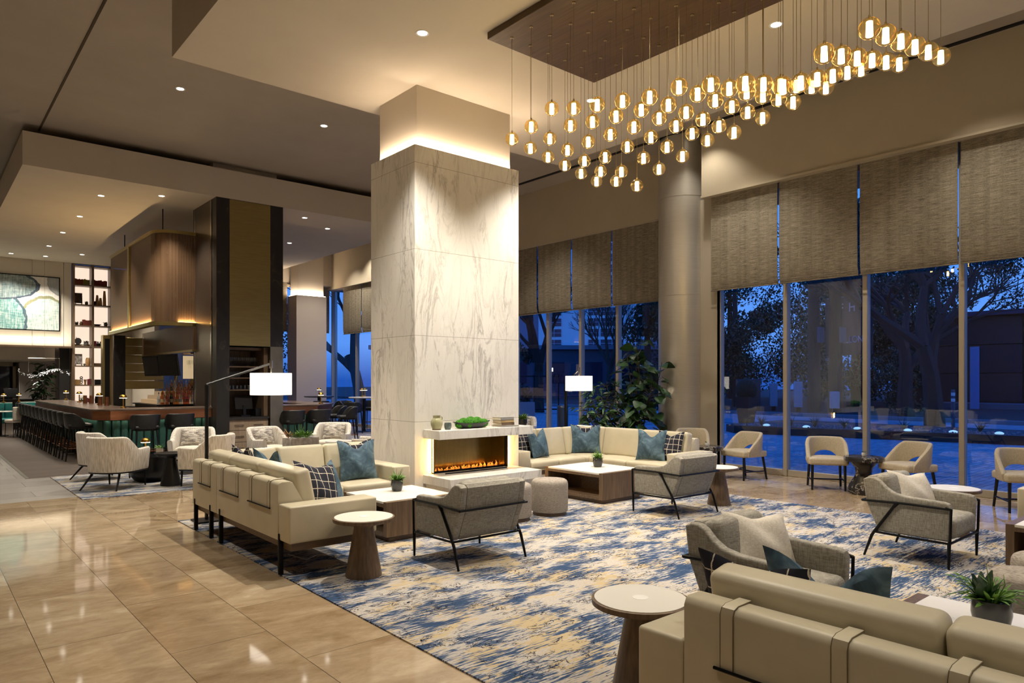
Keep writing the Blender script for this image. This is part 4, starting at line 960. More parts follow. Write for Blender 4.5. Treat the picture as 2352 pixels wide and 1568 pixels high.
def stool(label):
    t = thing('bar_stool', label, 'bar stool', (0, 0, 0), 0, 'black leather bar stools')
    path = []; zb = []; zt = []
    for k in range(33):
        u = k/32; q = abs(u-.5)*2
        if u < .12: x, y = -.25, .10-.10*(u/.12)
        elif u > .88: x, y = .25, .10-.10*((1-u)/.12)
        else:
            b = PI+PI*(u-.12)/.76; x, y = .25*math.copysign(abs(math.cos(b))**.75, math.cos(b)), .22*math.copysign(abs(math.sin(b))**.85, math.sin(b))
        path.append((x, y)); w = max(0, (q-.55)/.45); zt.append(.985-.20*w**1.6); zb.append(.69)
    MB().shell(path, .045, zb, zt, .03).build('backrest', blk_lea, t)
    MB().cushion((0, .03, .725), (.45, .46, .07), .03, .01).build('seat', blk_lea, t)
    MB().box(-.2, .2, -.17, .22, .655, .69, .01, 1).build('seat_frame', blackm, t)
    for x, y, ex, ey in ((-.19, .20, -.22, .235), (.19, .20, .22, .235), (-.18, -.15, -.22, -.235), (.18, -.15, .22, -.235)):
        MB().tube([(x, y, .67), (ex, ey, 0)], [.020, .013], 8).build('leg', blackm, t)
    MB().tube([(-.205, .215, .26), (.205, .215, .26), (.205, -.205, .26), (-.205, -.205, .26)], .009, 6, None, True).build('foot_ring', copper, t)
    return t
s0 = stool('black leather bar stool at the chamfered bar corner, first of the long row'); s0.location = (2.62, 16.98, 0); s0.rotation_euler = (0, 0, -PI/2)
for k in range(1, 13): copy_tree(s0, (2.60, 16.98+.715*k, 0), -PI/2, 'black leather bar stool on the long bar side, %s from the chamfered corner' % ORD[k])
for x, s in ((3.55, 'black leather bar stool on the short bar side, closest to the chamfered corner'), (4.20, 'black leather bar stool on the short bar side against the dark pillar'), (6.62, 'black leather bar stool just past the dark pillar'), (7.25, 'black leather bar stool on the short bar side by the pointed end')):
    copy_tree(s0, (x, 15.42, 0), 0, s)
copy_tree(s0, (8.55, 16.45, 0), PI/2-.3, 'black leather bar stool round the pointed end of the bar')
copy_tree(s0, (8.62, 17.2, 0), PI/2-.1, 'black leather bar stool behind the one at the pointed bar end')
def high_table(label, x, y):
    t = thing('high_table', label, 'high table', (x, y, 0), 0, 'round high tables')
    MB().cyl((0, 0), .05, .02, 1.08, 16).cyl((0, 0), .28, 0, .02, 32).build('pedestal', blackm, t)
    MB().lathe([(0, 1.08), (.47, 1.08), (.5, 1.10), (.5, 1.12), (0, 1.125)], n=44).build('top', white_cer if x > 11 else M_('dark table top', S(66, 60, 56), .25), t)
    return t
high_table('round pale-topped high table beside the marble pillar edge', 11.15, 20.35)
high_table('round dark-topped high table in front of the white column', 10.6, 22.5)
copy_tree(ml, (11.05, 20.3, 1.126), 0, 'brass mushroom lamp in front on the pale high table')
copy_tree(ml, (11.32, 20.6, 1.126), 0, 'brass mushroom lamp behind on the pale high table')
copy_tree(ml, (10.6, 22.5, 1.126), 0, 'brass mushroom lamp against the white column')
for x, y, dx, dy, s in ((10.42, 19.75, .8, .6, 'black stool in front of the pale high table'), (10.95, 21.1, .3, -.9, 'black stool tucked behind the first one at the pale high table'), (11.75, 21.0, -.7, -.6, 'black stool beyond the post of the pale high table'), (9.35, 21.4, .9, .3, 'black stool beside the dark high table, closest to the bar'), (10.3, 21.75, .2, .95, 'black stool with its back to the bar at the dark high table'), (11.1, 22.0, -.6, .7, 'black stool at the window side of the dark high table')):
    copy_tree(s0, (x, y, 0), face(dx, dy), s)
# copper tumblers
cp = tag(MB().lathe([(0, 0), (.05, 0), (.042, .20), (.038, .20), (.044, .01), (0, .01)], (3.33, 18.6, ZB), 20).build('copper_tumbler', copper), 'tapered copper cocktail tumbler on the long counter between two lamps', 'tumbler', 'copper tumblers')
for x, y, s in ((3.32, 20.4, 'tapered copper tumbler farther along the long counter'), (3.43, 20.25, 'second copper tumbler beside the farther one'), (3.42, 18.35, 'copper tumbler standing beside another near a mushroom lamp')):
    c = cp.copy(); C.objects.link(c); c.location = (x-3.33, y-18.6, 0); c['label'] = s
# ---- niche fit-out in the bar pillar
dc = thing('drawer_cabinet', 'grey oak drawer cabinet in the niche of the dark pillar', 'cabinet', (5.70, 16.05, 0))
MB().box(-.44, .44, -.40, .50, .02, .80).build('body', oak_grey, dc)
MB().box(-.45, .45, -.46, .53, .80, .845).build('counter', M_('dark counter', S(46, 43, 40), .3), dc)
for i, (z0, z1) in enumerate(((.56, .785), (.30, .55), (.04, .29))):
    d = MB().box(-.435, .435, -.425, -.402, z0, z1, .003, 1).build('drawer', oak_grey, dc)
    for x in (-.22, .21): MB().tube([(x-.1, -.425, (z0+z1)/2), (x-.1, -.445, (z0+z1)/2), (x+.1, -.445, (z0+z1)/2), (x+.1, -.425, (z0+z1)/2)], .006, 6).build('handle', dark, d)
ns = thing('niche_shelving', 'walnut shelves with hanging and standing glasses in the dark pillar niche', 'shelving', (5.70, 16.3, 0))
MB().box(.36, .45, -.60, .28, .85, 2.4).box(-.45, .36, .25, .28, .85, 2.41).build('side_panel', walnut, ns)
MB().box(-.45, .36, -.45, .25, 2.34, 2.40).box(-.45, .36, -.40, .25, 1.95, 1.98).box(-.45, .36, -.40, .25, 1.70, 1.725).box(-.45, .36, -.40, .25, 1.43, 1.455).build('shelf', walnut_h, ns)
wg = thing('wine_glass', 'clear stemmed glass in the rack above the drawer cabinet', 'glass', (5.32, 15.98, 1.98), 0, 'stemmed glasses in the pillar niche')
MB().lathe([(0, 0), (.035, 0), (.006, .006), (.005, .08), (.03, .10), (.042, .14), (.036, .20)], n=16).build('bowl_and_stem', clear, wg)
for r_ in range(2):
    for k in range(8):
        if r_ or k: copy_tree(wg, (5.32+.092*k, 15.98+.14*r_, 1.981), 0)
tg = tag(MB().lathe([(0, 0), (.034, 0), (.038, .09), (.034, .09), (.031, .008), (0, .008)], n=16).build('tumbler', clear), 'short clear tumbler lined up on the lower niche shelf', 'glass', 'tumblers in the pillar niche')
tg.location = (5.31, 15.98, 1.456)
for k in range(1, 9): c = tg.copy(); C.objects.link(c); c.location = (5.31+.085*k, 15.98, 1.456)
tag(MB().box(5.33, 5.62, 15.95, 16.12, 1.7255, 1.86, .01, 1).build('boxed_speaker', blackm), 'black box on the middle niche shelf', 'box')
pos = thing('till_terminal', 'black point of sale terminal on the drawer cabinet', 'till', (5.72, 15.95, .845))
MB().box(-.2, .2, -.02, .01, .16, .46, .006, 1, RT(0, 0, 0, 0, -.25)).build('screen', blackm, pos); MB().box(-.1, .1, -.08, .12, 0, .03).box(-.03, .03, 0, .05, .03, .25).build('stand', blackm, pos)
tag(MB().box(5.93, 6.08, 15.85, 16.15, .846, 1.02, .01, 1).build('receipt_printer', blackm), 'black receipt printer beside the terminal in the niche', 'printer')
# ---- canopy over the bar
hd = thing('bar_hood', 'tall bronze bead mesh hood hung over the bar with a glowing lower rim', 'hood', (0, 0, 0))
hx0, hx1, hy0, hy1, hz0, hz1, rr = 4.14, 6.9, 17.0, 21.7, 2.98, 5.0, .45
pl = [(hx0, hy1), (hx0, hy0+rr)]+[(hx0+rr-rr*math.cos(a), hy0+rr-rr*math.sin(a)) for a in (PI/8, PI/4, PI*3/8)]+[(hx0+rr, hy0), (hx1, hy0), (hx1, hy1)]
def sheet(poly, z0, z1, skip=()):
    m = MB()
    for i, (a, b) in enumerate(zip(poly, poly[1:])):
        if i in skip: continue
        m.quad((*a, z0), (*b, z0), (*b, z1), (*a, z1))
    return m
m1 = [(hx0, hy1), (hx0, 19.62)]; m2 = [(hx0, 19.42)]+pl[1:]
for q in (m1, m2):
    mb = MB()
    for a, b in zip(q, q[1:]):
        d = (Vector(b)-Vector(a)).normalized(); n = Vector((-d.y, d.x))*.006
        mb.prism([a, b, (b[0]+n.x, b[1]+n.y), (a[0]+n.x, a[1]+n.y)], 'z', hz0, hz1)
    mb.build('mesh_panel', mesh_m, hd)
for z0, z1, o in ((2.90, 2.985, .05), (4.99, 5.06, .03)):
    mb = MB()
    out = [(hx0-o, hy1), (hx0-o, hy0+rr)]+[(hx0+rr-(rr+o)*math.cos(a), hy0+rr-(rr+o)*math.sin(a)) for a in (PI/8, PI/4, PI*3/8)]+[(hx0+rr, hy0-o), (hx1, hy0-o)]
    inn = [(hx1, hy0+.09)]+[(hx0+rr-(rr-.09)*math.cos(a), hy0+rr-(rr-.09)*math.sin(a)) for a in (PI*3/8, PI/4, PI/8)]+[(hx0+.09, hy0+rr), (hx0+.09, hy1)]
    mb.prism(out+inn, 'z', z0, z1).build('rim', bronze, hd)
MB().box(hx0-.035, hx0+.03, 19.46, 19.58, 2.9, 5.06).build('post', bronze, hd)
MB().box(hx0-.04, hx0-.02, hy0+.5, 19.4, 2.986, 2.992).box(hx0-.04, hx0-.02, 19.64, hy1, 2.986, 2.992).box(hx0+rr, hx1, hy0-.04, hy0-.02, 2.986, 2.992).build('light_strip', led_y, hd)
fr = MB()
for y in (17.6, 18.7, 19.8, 20.9): fr.tube([(hx0+.1, y, 4.95), (hx1, y, 4.95)], .022, 6)
for x in (5.0, 5.5, 6.0):
    for y in (17.9, 18.8): fr.tube([(x, y, 3.6), (x, y, 4.95)], .018, 6)
for z in (3.6, 4.3):
    fr.tube([(5.0, 17.9, z), (6.0, 17.9, z)], .016, 6).tube([(5.0, 18.8, z), (6.0, 18.8, z)], .016, 6).tube([(5.0, 17.9, z), (5.0, 18.8, z)], .016, 6)
fr.build('pipe_frame', copper, hd)
for x in (4.4, 6.6):
    for y in (17.5, 21.3): MB().tube([(x, y, 5.0), (x, y, 5.615)], .012, 6).build('hanger_rod', dark, hd)
inm = MB()
for a, b in (((4.9, 21.6), (4.9, 16.95)), ((4.9, 16.95), (6.6, 16.95))): inm.prism([a, b, (b[0]+.006, b[1]+.006), (a[0]+.006, a[1]+.006)], 'z', 2.36, 2.97)
inm.build('inner_mesh_panel', mesh_m, hd)
MB().box(4.88, 4.93, 16.95, 21.6, 2.32, 2.37).box(4.88, 6.6, 16.93, 16.98, 2.32, 2.37).build('inner_rim', bronze, hd)
for a_, b_, sx, sy in ((hx0-.03, 20.6, .02, 1.9), (hx0-.03, 18.4, .02, 1.9), (5.7, hy0-.03, 2.2, .02)): area('hood_glow', (a_, b_, 3.0), sx, sy, 26, (1, .70, .36), (PI, 0, 0), hd)
# back-bar under the hood
bb = thing('back_bar', 'stepped dark back bar crowded with bottles under the hood', 'back bar', (0, 0, 0))
MB().box(4.5, 6.5, 18.3, 20.6, 0, 1.04).build('cabinet', M_('dark bar joinery', S(40, 35, 31), .4), bb)
MB().box(4.45, 6.55, 18.25, 20.65, 1.04, 1.07).build('worktop', blackm, bb)
for k in range(3): MB().box(4.62+.16*k, 6.4, 18.75+.16*k, 20.5, 1.07+.10*k, 1.17+.10*k).build('bottle_step', M_('lit step', S(150, 118, 80), .4, 0, .3, .25, (1, .7, .4, 1)), bb)
bott = []
for nm, col in (('clear', (.92, .95, .95, 1)), ('amber', (.86, .50, .20, 1)), ('copper', (.85, .42, .28, 1)), ('dark', (.10, .14, .08, 1))):
    g = glass_thin(nm+' bottle glass', col, .10, .03, .25)
    t = thing('bottle', {'clear': 'clear glass spirit bottle', 'amber': 'amber spirit bottle', 'copper': 'copper-toned spirit bottle', 'dark': 'dark glass spirit bottle'}[nm]+' in the crowd on the stepped back bar', 'bottle', (4.6, 18.6, 1.07), 0, nm+' bottles on the back bar')
    MB().lathe([(0, 0), (.038, 0), (.040, .01), (.040, .17), (.032, .2), (.014, .225), (.013, .27)], n=14).build('glass_body', g, t)
    MB().lathe([(.015, .265), (.015, .30), (0, .30)], n=10).build('cap', brass if nm != 'clear' else chrome, t)
    MB().lathe([(.0405, .05), (.0405, .13)], n=14).build('paper_label', M_(nm+' label', S(*{'clear': (214, 210, 200), 'amber': (196, 168, 120), 'copper': (190, 120, 90), 'dark': (206, 190, 150)}[nm]), .5), t)
    bott.append(t)
for r_ in range(4):
    for k in range(19):
        i = R.choice((0, 0, 1, 1, 2, 3)); x = 4.58+.16*r_*(.9 if r_ else 0)+.086*k; y = 18.66+.16*r_
        if r_ == 0: y = 18.62
        if not (r_ == 0 and k == 0): copy_tree(bott[i], (x+R.uniform(-.01, .01), y+R.uniform(-.02, .02), 1.071+.10*max(0, r_)), R.uniform(0, 6))
for i, t in enumerate(bott): t.location = (4.56+.1*i, 18.5+.02*i, 1.071)
for i, (x, s) in enumerate(((5.15, 'slanted bronze beer tap tower rising behind the bottles, beside another'), (5.55, 'slanted bronze beer tap tower closest to the dark pillar'))):
    t = thing('beer_tap', s, 'beer tap', (x, 19.4, 1.37), 0, 'beer taps'); MB().tube([(0, 0, 0), (.06, 0, .5)], .045, 12).build('tower', bronze, t)
    for q in (-.08, .08): MB().tube([(.06, q, .42), (.02, q*1.2, .55)], .018, 8).build('tap_handle', blackm, t)
for y0, y1, s in ((20.05, 20.95, 'black television under the hood, farther of the pair'), (18.35, 19.35, 'black television under the hood, closer to the dark pillar')):
    t = thing('tv_screen', s, 'television', (4.86, (y0+y1)/2, 2.04), 0, 'televisions under the hood'); w = (y1-y0)/2
    MB().box(0, .05, -w*.8, w*.8, -.27, .27, .005, 1, RT(0, 0, 0, .3, 0, -.16)).build('casing', blackm, t)
    MB().box(-.004, 0, -w*.8+.03, w*.8-.03, -.24, .24, 0, 1, RT(0, 0, 0, .3, 0, -.16)).build('screen', M_('dark screen', S(60, 62, 64), .08), t)
    MB().tube([(.08, 0, .2), (.08, 0, .32)], .02, 8).build('mount', dark, t)
gr = thing('glass_rack', 'bright hanging rack of wine glasses between the televisions and the dark pillar', 'rack', (5.3, 17.6, 0))
MB().box(-.35, .55, -.3, .3, 2.28, 2.31).build('frame', brass, gr); MB().box(-.35, .55, .3, .31, 1.7, 2.25).build('lit_panel', M_('lit rack panel', (1, .85, .6, 1), .5, 0, .1, .5, (1, .74, .42, 1)), gr)
for r_ in range(2):
    for k in range(7):
        c = copy_tree(wg, (5.0+.12*k, 17.5+.15*r_, 1.94), 0, 'clear wine glass in the bright rack beside the televisions', 'wine glasses in the hanging rack')
# panels behind the bar
bw_ = thing('bronze_panel', 'ridged bronze wall panel behind the bar under the hood', 'panel', (5.0, 21.75, 0))
pb = MB()
for k in range(6): pb.box(-.5, .5, 0, .05, 1.42+.24*k, 1.65+.24*k, .01, 1)
pb.build('panel', bronze, bw_); MB().box(-.78, -.5, -.05, .08, 0, 2.9).build('stone_upright', black_stone, bw_)
cc = thing('hood_upright', 'narrow bronze framed upright supporting the end of the hood', 'upright', (4.05, 21.72, 0)); MB().box(-.09, .11, 0, .3, 0, 2.9, .005, 1).build('shaft', bronze, cc); MB().box(-.05, .07, -.008, 0, .1, 2.8).build('inset', blackm, cc)
tag(MB().box(4.35, 6.5, 21.0, 21.68, 0, .95).build('service_counter', M_('dark bar joinery back', S(36, 32, 29), .4)), 'dark service counter below the bronze wall panel', 'counter')
# ================================================================ FAR WALL: painting, bookshelf
pa = thing('painting', 'large framed abstract of teal and cream rounded forms on the far wall', 'painting', (2.4, 27.56, 4.19))
MB().box(-1.33, 1.33, -.02, .02, -.87, .87).build('canvas', art_mat(), pa)
MB().box(-1.36, -1.33, -.03, .03, -.90, .90).box(1.33, 1.36, -.03, .03, -.90, .90).box(-1.36, 1.36, -.03, .03, .87, .90).box(-1.36, 1.36, -.03, .03, -.90, -.87).build('frame', dark, pa)
area('picture_wash', (2.3, 27.35, 2.86), 3.4, .05, 22, (1, .86, .66), (PI-.25, 0, 0))
bs = thing('bookshelf', 'tall backlit walnut bookshelf of two columns of square cells', 'bookshelf', (4.72, 27.62, 0))
MB().box(-.61, -.53, -.06, .38, 0, 5.612).box(-.035, .035, -.06, .38, 0, 5.612).box(.53, .61, -.06, .38, 0, 5.612).build('upright', walnut, bs)
SH = [5.58, 4.92, 4.25, 3.54, 2.84, 2.165, 1.51, .86]
for z in SH: MB().box(-.53, .53, -.05, .38, z-.04, z).build('shelf_board', walnut_h, bs)
MB().box(-.53, .53, .385, .40, .2, 5.56).build('backlit_panel', shelf_glow, bs)
def sb(label, x, z, w, h, m, grp):
    t = tag(MB().box(x, x+w, 27.66, 27.84, z+.001, z+h).build('book', m), label, 'book', grp); return t
bkm = {k: M_(k+' book', S(*c), .7) for k, c in dict(rust=(120, 56, 40), olive=(128, 118, 44), wine=(104, 32, 40), tan=(170, 132, 80)).items()}
def run(kind, x, z, n, label, grp, h=.2):
    for k in range(n): sb(label, x, z, .038, h*R.uniform(.86, 1.05), bkm[kind], grp); x += .0405
    return x
x = run('rust', 4.20, SH[1], 6, 'rust red book in the row on the top shelf', 'rust books on the top shelf'); run('olive', x, SH[1], 5, 'olive book in the row on the top shelf', 'olive books on the top shelf')
run('wine', 4.765, SH[1], 10, 'wine red book in the top shelf cell beside the hood', 'wine books on the top shelf')
run('rust', 4.44, SH[3], 6, 'rust red book beside a small jar on the bookshelf', 'rust books on the third shelf')
run('tan', 4.20, SH[6], 4, 'tan book beside the black knot sculpture', 'tan books by the sculpture'); run('wine', 4.59, SH[6], 2, 'wine red book beside the orange cup on the bookshelf', 'wine books by the orange cup')
run('wine', 4.77, SH[4], 2, 'wine red book beside the dark ornaments on the bookshelf', 'wine books by the ornaments')
run('wine', 4.57, SH[7], 3, 'wine red book low on the bookshelf above the counter', 'wine books on the low shelf')
def lath(name, label, cat, x, z, prof, m, n=20): return tag(MB().lathe(prof, (x, 27.75, z+.001), n).build(name, m), label, cat)
woodv = wood('striped wood', S(140, 100, 60), S(186, 146, 96), 2)
for x, h, s in ((4.88, .36, 'middle height tapered wooden vase beside a black footed bowl'), (4.98, .27, 'shortest tapered wooden vase on the second shelf'), (5.10, .52, 'tallest tapered wooden vase on the second shelf')):
    lath('wooden_vase', s, 'vase', x, SH[2], [(0, 0), (.055, 0), (.05, h*.5), (.032, h), (.026, h), (0, h*.95)], woodv)
lath('footed_bowl', 'black footed bowl before the wooden vases', 'bowl', 4.80, SH[2], [(0, 0), (.03, 0), (.025, .04), (.06, .10), (.07, .14), (.06, .14), (0, .06)], blackm)
lath('clay_jar', 'brown round jar beside the rust books', 'jar', 4.40, SH[3], [(0, 0), (.04, 0), (.055, .06), (.03, .11), (.035, .13), (0, .12)], brown_clay)
lath('flat_bowl', 'wide flat dark bowl on the third shelf', 'bowl', 4.88, SH[3], [(0, .01), (.06, 0), (.13, .05), (.125, .055), (0, .03)], dark)
lath('ribbed_vase', 'ribbed wooden barrel vase beside the print on a stand', 'vase', 4.60, SH[5], [(0, 0), (.06, 0), (.075, .1), (.07, .2), (.05, .27), (0, .26)], woodv)
lath('round_stone', 'small dark round stone in front of the ribbed vase', 'ornament', 4.50, SH[5], [(0, 0), (.03, .01), (.042, .04), (.03, .07), (0, .08)], grey_stone)
lath('orange_cup', 'flared orange wooden cup beside the knot sculpture', 'cup', 4.52, SH[6], [(0, 0), (.035, 0), (.03, .07), (.05, .18), (.045, .18), (0, .1)], woodv)
lath('kettle_vase', 'round brown kettle-shaped vase on the shelf by the hood', 'vase', 5.13, SH[6], [(0, 0), (.05, 0), (.10, .08), (.09, .17), (.03, .22), (.02, .26), (0, .26)], brown_clay)
lath('black_drum', 'black carved drum ornament low on the bookshelf', 'ornament', 4.90, SH[7], [(0, 0), (.09, 0), (.10, .13), (.08, .25), (0, .25)], blackm)
for x, h, s in ((5.05, .20, 'tallest wooden candle holder of the three'), (5.11, .19, 'middle wooden candle holder of the three'), (5.17, .15, 'shortest wooden candle holder beside the upright')):
    lath('candle_holder', s, 'candle holder', x, SH[5], [(0, 0), (.022, 0), (.016, h*.5), (.02, h), (0, h)], brown_clay, 12)
def stand_pic(label, x, z, m):
    t = thing('picture_stand', label, 'picture', (x, 27.75, z)); MB().box(-.11, .11, 0, .012, .05, .40, 0, 1, RT(0, 0, 0, 0, -.12)).build('panel', m, t)
    MB().tube([(-.09, -.03, .0), (-.09, -.02, .06), (-.09, .12, .0)], .008, 6).tube([(.09, -.03, .0), (.09, -.02, .06), (.09, .12, .0)], .008, 6).tube([(-.11, -.02, .05), (.11, -.02, .05)], .008, 6).build('easel', dark, t)
stand_pic('dark streaked panel on a small easel, second shelf', 4.33, SH[2], noise_mat('dark streaked art', [(.3, S(40, 34, 34)), (.7, S(110, 92, 84))], 5, (8, 1, 1)))
stand_pic('pale architectural print on a small easel', 4.33, SH[5], noise_mat('pale print', [(.35, S(120, 116, 116)), (.6, S(214, 206, 196))], 9, (3, 1, 1)))
dsc = thing('disc_sculpture', 'grey disc on a bronze stand on the bookshelf', 'sculpture', (4.31, 27.75, SH[4])); MB().lathe([(0, -.012), (.11, -.012), (.11, .012), (0, .012)], n=28, M=RT(0, 0, .16, .3, PI/2)).build('disc', M_('slate', S(74, 72, 74), .5), dsc); MB().tube([(-.05, 0, 0), (-.05, 0, .3)], .008, 6).box(-.08, .08, -.04, .04, 0, .02).build('stand', brown_clay, dsc)
kn = thing('knot_sculpture', 'black stacked ring sculpture on a white block', 'sculpture', (4.405, 27.75, SH[6])); MB().box(-.04, .04, -.03, .03, 0, .05).build('block', white_cer, kn); rg = MB()
for k in range(3): rg.tube([(.035*math.cos(a), 0, .09+.075*k+.035*math.sin(a)) for a in [i*PI/6 for i in range(12)]], .014, 6, None, True)
rg.build('ring', blackm, kn)
ob = thing('ornament_trio', 'black ornament with three round knobs on the bookshelf', 'ornament', (4.98, 27.75, SH[4])); MB().box(-.12, .12, -.05, .05, 0, .11, .02, 2).build('base', blackm, ob)
for x in (-.08, 0, .08): MB().sphere((x, 0, .14), .03, 12, 8).build('knob', blackm, ob)
tag(MB().box(4.79, 5.0, 27.68, 27.82, SH[5]+.001, SH[5]+.09, .01, 1).build('carved_box', brown_clay), 'low carved brown box beside the candle holders', 'box')
tag(MB().box(4.80, 4.98, 27.68, 27.82, SH[6]+.001, SH[6]+.18, .01, 1).build('stacked_box', blackm), 'dark stacked box beside the kettle vase', 'box')
for x, z, r, s in ((4.56, SH[2], .05, 'small potted plant beside the dark easel panel'), (4.27, SH[3], .05, 'small potted plant at the end of the rust books'), (5.14, SH[3], .06, 'potted plant with a pale bloom beside the flat bowl'), (4.55, SH[4], .075, 'leafy plant in a rough grey pot beside the disc')):
    small_pot(s, (x, 27.75, z+.001), r, r*1.6, grey_stone, 50, leafm=leafA, wisp=False)
sg = thing('grass_pot', 'spiky dried grass in a brown pot low on the bookshelf', 'plant', (4.42, 27.75, SH[7]+.001)); MB().lathe([(0, 0), (.05, 0), (.06, .14), (0, .14)], n=18).build('pot', brown_clay, sg); f = MB()
for k in range(22): a = R.uniform(0, 6.28); q = R.uniform(.05, .16); f.tube([(0, 0, .13), (q*math.cos(a), q*math.sin(a)*.5, R.uniform(.2, .33))], [.004, .001], 4)
f.build('grass_blades', leafB, sg)
# ---- booth, lobby things
def booth(label, x0, x1, y0, y1):
    t = thing('banquette', label, 'banquette', (0, 0, 0), 0, 'teal channelled banquettes'); b = MB()
    n = round((x1-x0)/.2)
    for k in range(n): b.box(x0+(x1-x0)*k/n+.003, x0+(x1-x0)*(k+1)/n-.003, y1-.16, y1-.03, .44, .95, .03, 2)
    b.build('backrest', teal_lea, t); MB().box(x0, x1, y1-.05, y1, .1, .97).build('back_panel', cream_in, t)
    MB().cushion(((x0+x1)/2, (y0+y1-.16)/2, .42), (x1-x0, y1-.16-y0, .14), .04, .015).build('seat', teal_lea, t); MB().box(x0+.03, x1-.03, y0+.08, y1-.05, .0, .35).build('plinth', cream_in, t); return t
booth('teal channel-backed banquette at the end of the row of bar stools', -.2, 2.4, 26.2, 26.95)
booth('short teal banquette showing between the bar stools and the end of the bar', 2.62, 3.7, 26.75, 27.45)
copy_tree(ml, (2.18, 26.93, .972), 0, 'brass mushroom lamp on the ledge behind the teal banquette'); copy_tree(ml, (2.62, 27.43, .972), 0, 'brass mushroom lamp where the two teal banquettes meet')
cb = thing('cafe_table', 'little round cafe table with a glass beside the teal banquette', 'table', (2.02, 25.75, 0)); MB().cyl((0, 0), .03, 0, .72, 12).cyl((0, 0), .2, 0, .015, 24).build('pedestal', dark, cb); MB().lathe([(0, .72), (.3, .72), (.3, .74), (0, .74)], n=32).build('top', white_top, cb)
tag(MB().lathe([(0, 0), (.034, 0), (.038, .10), (.034, .10), (.031, .008), (0, .008)], (2.06, 25.7, .741), 16).build('water_glass', clear), 'clear water glass on the little cafe table', 'glass')
cx = thing('cafe_chair', 'small cream cafe chair on thin brass-tipped legs by the cafe table', 'chair', (2.36, 25.2, 0), .4)
MB().cushion((0, 0, .46), (.46, .46, .09), .03, .01).build('seat', cream_in, cx); MB().cushion((0, -.22, .68), (.46, .07, .40), .03, 0, 1).build('backrest', cream_in, cx)
for x, y in ((-.2, .2), (.2, .2), (-.2, -.2), (.2, -.2)): MB().tube([(x, y, .42), (x*1.05, y*1.05, 0)], .009, 6).build('leg', dark, cx)
bl = thing('blossom_light', 'white blossom branch light hung from a thin bar by two rods', 'pendant light', (3.2, 26.5, 1.9)); b = MB(); fl = MB(); n = 46
bp2 = [Vector((-.68+1.36*k/n, .03*math.sin(k), .10*math.sin(k*.16+2.6)+.012*math.sin(k*1.7))) for k in range(n+1)]
b.tube(bp2, .006, 5).build('branch', chrome, bl)
for k in range(150):
    i = int(min(n, max(0, R.gauss(.55, .24)*n))); p = bp2[i]; M = Matrix.Translation(p+Vector((R.uniform(-.03, .03), R.uniform(-.04, .04), R.uniform(-.05, .05)))) @ Matrix.Rotation(R.uniform(0, 6.3), 4, 'Z') @ Matrix.Rotation(R.uniform(-1, 1), 4, 'Y'); fl.leaf(M, .035, .03, .2, 2)
fl.build('blossom', M_('lit porcelain petals', (1, 1, 1, 1), .5, 0, .3, 1.1, (1, .96, .9, 1)), bl)
MB().tube([(-.42, 0, .02), (-.42, 0, .46)], .006, 6).tube([(.40, 0, .02), (.40, 0, .46)], .006, 6).tube([(-.42, 0, .46), (.40, 0, .46)], .006, 6).tube([(0, 0, .46), (0, 0, 3.715)], .003, 5).build('hanging_bar', chrome, bl)
tall_plant('glossy leafy shrub in a pot in the opening beside the bookshelf', 3.45, 29.0, 2.35, .22, 150, .24, .11, .6, 21, 6, .3)
hs = thing('host_stand', 'black host desk with a tilted touchscreen beyond the teal banquette', 'host desk', (2.55, 29.2, 0)); MB().box(-1.1, .75, -.25, .25, 0, 1.02).build('desk', blackm, hs); MB().box(-.24, .24, -.015, .015, 0, .32, .004, 1, RT(.05, -.05, 1.08, .5, -.35)).build('touchscreen', blackm, hs); MB().box(-.05, .05, -.05, .05, 1.02, 1.15).build('screen_stand', blackm, hs)
lw = struct('window_40', MB().box(1.0, 3.05, 32.9, 32.98, 0, .12).box(1.0, 1.1, 32.9, 32.98, 0, 2.7).box(2.2, 2.28, 32.9, 32.98, 0, 2.7).box(2.95, 3.05, 32.9, 32.98, 0, 2.7).box(1.0, 3.05, 32.9, 32.98, 1.0, 1.06).box(1.0, 3.05, 32.9, 32.98, 2.2, 2.7), frame_m)
MB().box(1.1, 2.95, 32.93, 32.94, .12, 2.2).build('window_pane', M_('dark glass', S(20, 30, 60), .05), lw)
downlight(3.0, 29.5, 2.35, 'recessed downlight in the lobby beyond the painting wall', 170, 120); downlight(2.0, 31.0, 2.35, 'recessed downlight farther inside the lobby beyond the painting', 170, 120)
# ================================================================ OUTSIDE AT DUSK
def paver():
    m, nt, b = base('wet brick paving'); co = obj_co(nt)
    br = nd(nt, 'ShaderNodeTexBrick', {'Vector': co, 'Color1': S(128, 130, 136), 'Color2': S(170, 172, 178), 'Mortar': S(74, 76, 82), 'Scale': 1, 'Mortar Size': .008, 'Brick Width': .22, 'Row Height': .11})
    nt.links.new(br.outputs['Color'], b.inputs['Base Color']); b.inputs['Roughness'].default_value = .5
    bump(nt, b, br.outputs['Fac'], .3, .01); return m
asph = noise_mat('asphalt', [(.3, S(120, 124, 132)), (.7, S(146, 150, 158))], 6, rough=.55)
struct('pavement', MB().box(12.35, 24.5, -14, 34, -.12, -.02), paver())
struct('road', MB().box(24.5, 33, -30, 60, -.2, -.10), asph)
earth = noise_mat('mulch ground', [(.3, S(34, 32, 32)), (.7, S(58, 56, 54))], 5, rough=.9)
struct('ground', MB().box(33, 120, -60, 160, -.2, .02).box(12.3, 24.5, 34, 160, -.2, -.1).box(24.5, 33, 60, 160, -.2, -.11).box(-30, 12.3, 34, 160, -.3, -.15), earth)
struct('kerb', MB().box(32.8, 33.2, -30, 60, -.2, .06).box(24.3, 24.6, -30, 60, -.2, .0), M_('kerb stone', S(120, 122, 126), .7))
